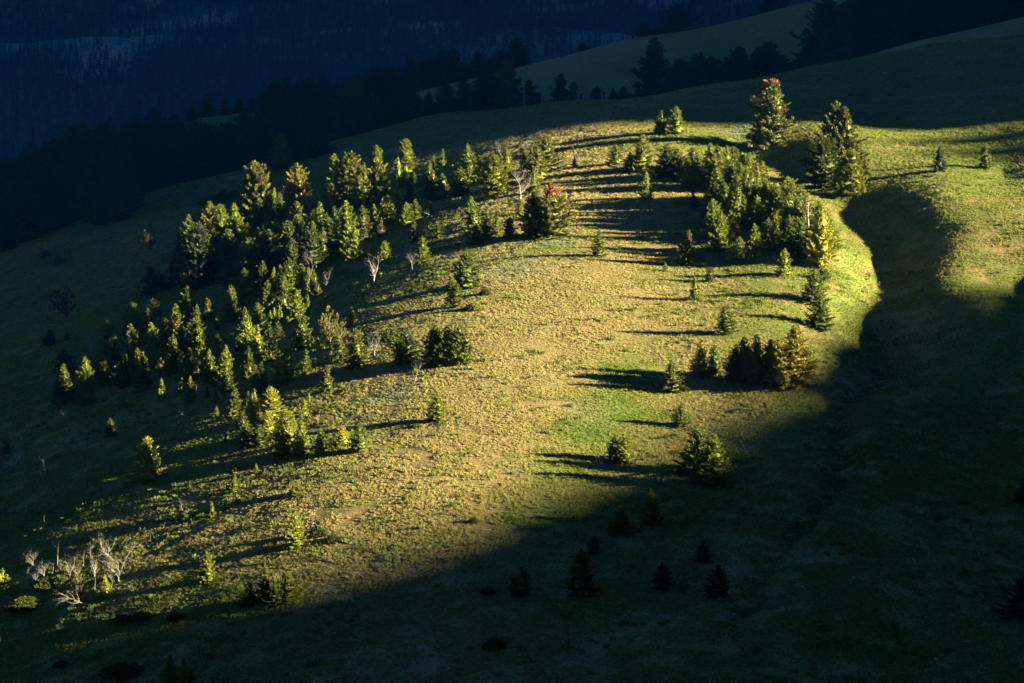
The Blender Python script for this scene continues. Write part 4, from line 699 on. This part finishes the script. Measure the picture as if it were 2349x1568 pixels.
# ---------------------------------------------------------------- dead trees, shrubs, rocks
SNAG_ROWS = [
 (-47.9, 538.6, 4.5, 'd', 'dead grey snag between two lone trees on the shaded slope above the left grove'),
 (-41.8, 534.7, 3.9, 'd', 'thin grey snag at the right side of the gold-topped tree on the shaded slope'),
 (-64.2, 551.8, 3.1, 'l', 'bluish dead trunk leaning out of the dark shrub mat on the upper left slope'),
 (-2.0, 513.0, 4.2, 'd', 'pale wind-bent snag on the crest, arching right against the shaded slope'),
 (2.7, 505.2, 3.8, 'd', 'short pale snag top rising above the bright firs on the crest'),
 (1.4, 458.7, 7.7, 'D', 'large twisted silver snag in the middle of the crest trees'),
 (3.3, 462.9, 2.9, 'd', 'silver snag with hooked branches just right of the large twisted snag'),
 (11.2, 491.4, 3.4, 't', 'thin bare sapling standing alone on the sunlit crest behind a small fir'),
 (-13.8, 462.3, 1.2, 'l', 'pale tangle of dead twigs right of a low pine in the left grove'),
 (-21.8, 413.0, 6.2, 'D', 'pale snag of upright prongs standing alone above the shaded left side of the knoll'),
 (-15.7, 413.3, 3.9, 'd', 'pale snag leaning left beside the lone bright fir on the upper knoll'),
 (-12.8, 411.2, 0.9, 'l', 'low pale deadwood lying right of the lone bright fir on the upper knoll'),
 (-19.0, 358.1, 4.9, 'D', 'many-branched white snag left of the dark pair of firs on the knoll'),
 (-12.9, 340.6, 3.7, 'd', 'half-dead small tree with bare top in front of the dark fir clump on the knoll'),
 (45.6, 402.7, 7.9, 'g', 'tall straight white snag with bare side branches at the outer end of the right-hand grove'),
 (62.6, 457.4, 2.9, 't', 'grey bare snag right of the bushy trees in the shaded hollow'),
 (-33.4, 435.6, 7.3, 'D', 'large forked bluish snag in front of the dark heart of the left grove'),
 (-29.9, 419.2, 4.7, 'D', 'curly white snag right of the lower half of the left grove'),
 (-54.2, 472.2, 1.2, 'l', 'white broken branches left of the golden pines in the left grove'),
 (-63.7, 480.7, 1.5, 'l', 'white bent deadwood at the left margin of the left grove'),
 (-61.2, 476.3, 4.4, 'd', 'bluish bare snag beside the bent deadwood at the left margin'),
 (-71.4, 439.5, 6.3, 'D', 'tall spreading bluish snag on the shaded slope at the far left'),
 (-74.6, 415.8, 2.6, 'd', 'low forked bluish snag near the dark conical firs at the far left'),
 (-64.2, 373.5, 3.0, 'd', 'pale snag with curled top below the left end of the lower grove'),
 (-61.9, 365.4, 3.2, 't', 'slanting pale snag pole right of the curled snag at the far left'),
 (-48.1, 362.4, 1.3, 'l', 'arching white deadwood under two small firs in the lower left grove'),
 (-47.1, 363.8, 1.6, 'd', 'grey branched stump between the two small bright firs in the lower left grove'),
 (-44.4, 352.6, 1.0, 'l', 'small pale broken limb on the slope below the arching deadwood'),
 (-44.7, 365.6, 2.0, 't', 'thin bare pole beside the bright fir in the lower left grove'),
 (-27.2, 334.8, 2.5, 't', 'thin pale dead stem against the narrow fir left of the long tree shadow'),
 (-23.2, 345.6, 0.9, 'l', 'pale fallen log on the grass above the long tree shadow'),
 (-19.5, 307.9, 0.9, 'l', 'white forked limb lying on grass left of the reddish soil'),
 (-39.0, 331.6, 1.3, 't', 'thin pale stick standing in the grass above the lone bright fir at lower left'),
 (-44.1, 286.7, 6.7, 'D', 'largest gnarled pale tree of the lower left cluster with olive foliage pads'),
 (-50.7, 292.9, 3.7, 'D', 'pale gnarled snag with upright forks in the lower left cluster'),
 (-54.2, 295.9, 2.8, 'D', 'leftmost wide-branched pale snag of the lower left cluster'),
 (-47.9, 299.8, 2.8, 'd', 'slim pale snag with a hooked top behind the lower left cluster'),
 (-47.5, 290.7, 3.3, 'D', 'tangled dead bush in the heart of the lower left cluster'),
 (-46.8, 281.5, 2.4, 'l', 'splayed dead branches between the two small green trees of the lower left cluster'),
 (-50.2, 274.9, 1.7, 'L', 'pale wind-thrown dead tree lying on the slope at lower left'),
 (-36.3, 271.8, 1.7, 'd', 'bare spiky snag top above the low olive shrub at lower left'),
 (-41.9, 272.7, 1.3, 'd', 'leftmost dead spike of the long low shrub row at lower left'),
 (-37.6, 270.1, 1.6, 'd', 'dead spikes beside the olive shrub at lower left'),
 (-36.1, 254.3, 2.6, 'd', 'bowed grey snag beside the twin firs at the bottom edge'),
 (-55.6, 276.5, 1.3, 't', 'bent pale pole at the left edge of the picture'),
 (-55.1, 274.4, 0.5, 'l', 'pale limb lying by the left edge of the picture'),
 (-58.1, 318.3, 1.6, 't', 'short forked pale stick on the dim slope above the lower left cluster'),
 (-42.1, 298.1, 1.5, 't', 'slanting thin pole right of the gnarled trees at lower left'),
 (-62.4, 343.4, 2.9, 't', 'crooked white pole standing alone on the dark slope at the far left'),
 (-39.3, 306.5, 2.4, 'd', 'grey spiky snag beside the small golden pine at lower left'),
 (-26.8, 268.6, 3.0, 'D', 'silver branching snag in front of the dark shrub clump at lower left'),
 (-24.7, 271.3, 2.6, 'd', 'silver snag on the right of the dark shrub clump at lower left'),
 (-26.0, 289.1, 1.1, 'l', 'grey twigs left of the bright isolated fir at lower left'),
 (-24.5, 298.2, 1.2, 'l', 'grey low deadwood beneath the golden shrub on the lower knoll'),
 (-2.4, 282.7, 1.2, 'l', 'grey dead bush on the reddish bare soil near the knoll foot'),
 (44.9, 266.5, 0.7, 'l', 'bluish dead branch lying on the dark hillside at lower right'),
 (42.3, 239.6, 0.7, 'l', 'bluish brush heap at the bottom edge of the dark right hillside'),
 (-56.7, 298.6, 1.6, 'd', 'pale dead shrub at the left edge of the lower left deadwood'),
 (-55.1, 295.5, 1.8, 'D', 'leaning silver dead shrub at the lower left of the lower left deadwood'),
 (-53.2, 295.7, 2.0, 't', 'twisted pale dead shrub near the centre of the lower left deadwood'),
 (-52.1, 295.6, 2.2, 'd', 'tiny grey dead shrub right of the centre of the lower left deadwood'),
 (-49.8, 292.6, 2.4, 'D', 'silver dead shrub at the upper right of the lower left deadwood'),
 (-49.6, 295.6, 2.7, 't', 'grey dead shrub at the top of the lower left deadwood'),
 (-49.2, 298.2, 2.9, 'd', 'grey dead shrub at the left edge of the lower left deadwood'),
 (-46.9, 296.7, 3.1, 'D', 'pale dead shrub at the lower left of the lower left deadwood'),
 (-44.3, 291.4, 1.8, 't', 'leaning silver dead shrub near the centre of the lower left deadwood'),
 (-45.9, 292.6, 2.0, 'd', 'twisted pale dead shrub right of the centre of the lower left deadwood'),
 (-48.9, 286.6, 2.2, 'D', 'tiny grey dead shrub at the upper right of the lower left deadwood'),
 (-46.7, 285.5, 2.4, 't', 'silver dead shrub at the top of the lower left deadwood'),
 (-44.7, 284.7, 2.5, 'd', 'silver dead shrub at the left edge of the lower left deadwood'),
 (-56.5, 301.4, 2.9, 'D', 'grey dead shrub at the lower left of the lower left deadwood'),
 (-53.1, 298.6, 3.1, 't', 'pale dead shrub near the centre of the lower left deadwood'),
 (-43.0, 287.6, 1.7, 'd', 'leaning silver dead shrub right of the centre of the lower left deadwood'),
 (3.0, 650, 9.5, 'g', 'bluish bare trunk, fourth from the left, in the dark row behind the crest'),
 (7.4, 655, 11.1, 'g', 'bluish bare trunk, fifth from the left, in the dark row behind the crest'),
 (9.2, 655, 9.9, 'g', 'bluish bare trunk, sixth from the left, in the dark row behind the crest'),
 (16.7, 665, 13.9, 'g', 'bluish bare trunk, seventh from the left, in the dark row behind the crest'),
 (18.9, 665, 11.3, 'g', 'bluish bare trunk, eighth from the left, in the dark row behind the crest'),
 (22.7, 668, 14, 'g', 'bluish bare trunk, ninth from the left, in the dark row behind the crest'),
 (33.6, 680, 11.9, 'g', 'bluish bare trunk, tenth from the left, in the dark row behind the crest'),
 (-33.6, 640, 12.7, 'g', 'bluish bare trunk, first from the left, in the dark row behind the crest'),
 (-22.6, 650, 14, 'g', 'bluish bare trunk, second from the left, in the dark row behind the crest'),
 (-10.3, 650, 12.1, 'g', 'bluish bare trunk, third from the left, in the dark row behind the crest'),
]
for i, (x, y, h, st, lab) in enumerate(SNAG_ROWS):
    dead("fallen_tree" if st in 'lL' else "dead_tree", lab, x, y, h, st, i+1, grey=("bluish" in lab or "grey" in lab))
SHRUBS = [
 (-64.5, 559.2, 1.95, 2.2, 'd', 'long dark shrub mat on the upper left slope, lowest lobe'),
 (-62.1, 560.8, 1.76, 2.2, 'd', 'long dark shrub mat on the upper left slope, middle lobe'),
 (-59.7, 560.7, 1.76, 1.6, 'd', 'long dark shrub mat on the upper left slope, highest lobe'),
 (-5.6, 374.9, 1.14, 1.8, 'o', 'low green shrub at the right foot of the olive pine on the knoll'),
 (-3.9, 383.0, 1.06, 1.4, 'd', 'low shrub right of the dark lone tree on the upper knoll'),
 (-17.2, 365.4, 1.83, 1.8, 'd', 'green shrub patch between the white snag and the dark fir on the knoll'),
 (-11.8, 321.7, 0.45, 3.0, 'd', 'flat green shrub left of the lone fir with the long shadow'),
 (-69.0, 401.4, 1.26, 1.8, 'o', 'shrub with olive tips left of the bushy bright pine at the far left'),
 (-54.8, 287.0, 1.32, 3.0, 'd', 'flat dark juniper mat at lower left'),
 (-39.2, 255.6, 1.28, 3.2, 'd', 'broad dark shrub mat at the bottom edge left of the twin firs'),
 (-46.7, 263.4, 0.66, 2.4, 'd', 'faint dark shrub on the bottom left slope'),
 (-41.5, 272.4, 1.03, 2.2, 'o', 'left half of the long low shrub row at lower left'),
 (-39.4, 272.0, 1.02, 2.2, 'o', 'right half of the long low shrub row at lower left'),
 (-53.4, 292.3, 1.1, 2.6, 'd', 'dark understory shrub below the leftmost pale snag'),
 (-51.6, 292.3, 0.98, 2.0, 'd', 'understory shrub between the pale gnarled snags'),
 (-34.1, 318.2, 0.94, 1.2, 'o', 'olive shrub left of a small bright sapling on the lower left lawn'),
 (-25.3, 302.4, 1.18, 1.5, 'g', 'golden shrub on the sunlit lower knoll'),
 (-21.6, 286.6, 0.95, 2.0, 'd', 'low dark shrub right of the bright isolated fir at lower left'),
 (-19.6, 283.7, 0.79, 2.4, 'd', 'flat shrub farther right of the bright isolated fir at lower left'),
 (-4.3, 285.0, 0.79, 1.3, 'd', 'dark bush on the left side of the reddish bare soil'),
 (-2.5, 262.3, 0.8, 1.6, 'd', 'shaded shrub at the foot of the sunlit knoll'),
 (-1.7, 247.6, 1.1, 1.8, 'd', 'dim shrub near the bottom centre of the dark slope'),
 (-34.9, 268.4, 0.79, 1.4, 'o', 'low olive shrub at the right end of the shrub row at lower left'),
 (46.3, 387.3, 1.86, 0.9, 'd', 'dark root mass of a fallen tree below the outer end of the right-hand grove'),
 (-95.4, 550.3, 1.47, 1.3, 'd', 'small dark shrub on the upper left slope'),
 (-38.8, 304.1, 0.76, 1.2, 'o', 'olive tufted shrub near the top of the lower left lawn'),
 (-30.1, 590.3, 0.39, 2.5, 'd', 'small dark bush near the upper crest edge'),
]
for i, (x, y, h, wf, c, lab) in enumerate(SHRUBS): plant("shrub", lab, "shrub", "low evergreen shrubs on the slopes", 's', x, y, h, wf, c, 5000+i)
ROCKS = [
 (44.6, 249.5, 0.53, 'red', 'reddish boulder on the dark hillside at the bottom right'),
 (29.5, 259.1, 0.37, 'blue', 'grey boulder on the dark hillside at lower right'),
 (40.7, 243.7, 0.41, 'blue', 'bluish boulder left of the reddish one at the bottom right'),
 (22.1, 253.5, 0.34, 'blue', 'small boulder beside the creek bed at lower right'),
 (22.2, 286.5, 0.38, 'red', 'dim reddish rock below the shaded pair of firs'),
 (56.0, 396.9, 0.44, 'blue', 'flat grey rock in the dark hollow beside the sunlit edge'),
 (45.8, 261.8, 0.23, 'blue', 'tiny pale stone on the dark right hillside'),
 (-90.6, 567.6, 0.69, 'blue', 'round pale boulder on the shaded upper left slope'),
 (99.1, 789.9, 0.79, 'blue', 'pale rock on the skyline of the right-hand hillside'),
 (82.2, 582.6, 0.78, 'blue', 'grey rock on the upper right hillside'),
 (101.5, 602.6, 0.47, 'blue', 'small pale rock high on the right-hand hillside'),
]
for i, (x, y, h, c, lab) in enumerate(ROCKS):
    import bmesh
    bm = bmesh.new(); bmesh.ops.create_icosphere(bm, subdivisions=3, radius=0.5); r = random.Random(i)
    off = [Vector((r.uniform(-1,1),r.uniform(-1,1),r.uniform(-1,1))).normalized() for _ in range(9)]
    for v in bm.verts:
        for o_ in off:
            d = v.co.dot(o_)-0.34
            if d > 0: v.co -= o_*d*0.85
        v.co *= 1+0.05*math.sin(v.co.x*21+i)*math.cos(v.co.y*17); v.co.z *= 0.72
    me = bpy.data.meshes.new("boulder"); bm.to_mesh(me); bm.free(); me.materials.append(M_rock[c])
    o = link("boulder", me, None, (x, y, float(zat(x, y))+0.18*h)); o.scale = (h*1.3, h*1.1, h); o.rotation_euler = (0,0,i); tag(o, lab, "boulder", "rocks scattered on the dark slopes")
# ---------------------------------------------------------------- forest on the mountainside (beyond counting)
def far_tree(seed, n=11):
    r = random.Random(seed); V = []; F = []
    tube(V, F, [Vector((0,0,-0.05)),Vector((0,0,0.97))], [0.02,0.004], 4); V = [tuple(v) for v in V]; W = []; w = 0.16+0.04*(seed%3)
    T = []
    for i in range(n):
        t = i/(n-1); h = 0.08+0.86*t; rad = w*(1-t)**0.8+0.012
        for k in range(6):
            a = r.uniform(0,6.283); q = rad*r.uniform(0.7,1.25); a2 = a+0.55
            T.append([(0,0,h+0.09),(q*math.cos(a),q*math.sin(a),h-0.02),(q*0.9*math.cos(a2),q*0.9*math.sin(a2),h-0.035)])
    T = np.array(T).reshape(-1,3)
    return mesh_from("forest_tree", T, np.arange(len(T)).reshape(-1,3), [M_farleaf])
a, b = np.meshgrid(np.arange(-800,760,5.4), np.arange(1290,2400,5.4)); fx = ((a+rng.uniform(-3,3,a.shape))*FS).ravel(); fy = ((b+rng.uniform(-3,3,b.shape))*FS).ravel()
k = (np.abs(fx) < 0.32*fy+50) & (rng.uniform(size=fx.shape) < np.clip(1.2-6.5*np.clip(clearing(fx,fy)-0.56,0,1)-0.7*sstep(0.55,0.62,rocky(fx,fy))*sstep(1560*FS,1760*FS,fy), 0.05, 1))
fx = fx[k]; fy = fy[k]
forest = scatter("forest", np.stack([fx,fy,side_z(fx,fy)],-1), rng.uniform(6,14.5,len(fx))*FS*0.85, rng.uniform(0,6.28,len(fx)), [far_tree(s) for s in range(5)])
tag(forest, "dense dark haze-blue conifer forest covering the shaded mountainside across the valley", None, None, "stuff")
# ---------------------------------------------------------------- the air between
def haze_box(x0,x1,y0,y1,z0,z1):
    V = [(x,y,z) for z in (z0,z1) for y in (y0,y1) for x in (x0,x1)]
    F = [(0,2,3,1),(4,5,7,6),(0,1,5,4),(2,6,7,3),(0,4,6,2),(1,3,7,5)]
    m = bpy.data.materials.new("haze"); m.use_nodes = True; nt = m.node_tree; nt.nodes.remove(nt.nodes["Principled BSDF"])
    v = nt.nodes.new("ShaderNodeVolumePrincipled"); v.inputs["Color"].default_value = (0.004,0.20,1.0,1); v.inputs["Density"].default_value = HAZE; v.inputs["Anisotropy"].default_value = 0.0
    nt.links.new(v.outputs[0], nt.nodes["Material Output"].inputs["Volume"])
    o = link("haze", mesh_from("haze", V, F, [m])); tag(o, "thin blue evening haze filling the valley", None, None, "stuff")
HAZE = 0.0000185
if HAZE: haze_box(-3700,3700,-1600,8000,-700,1160)
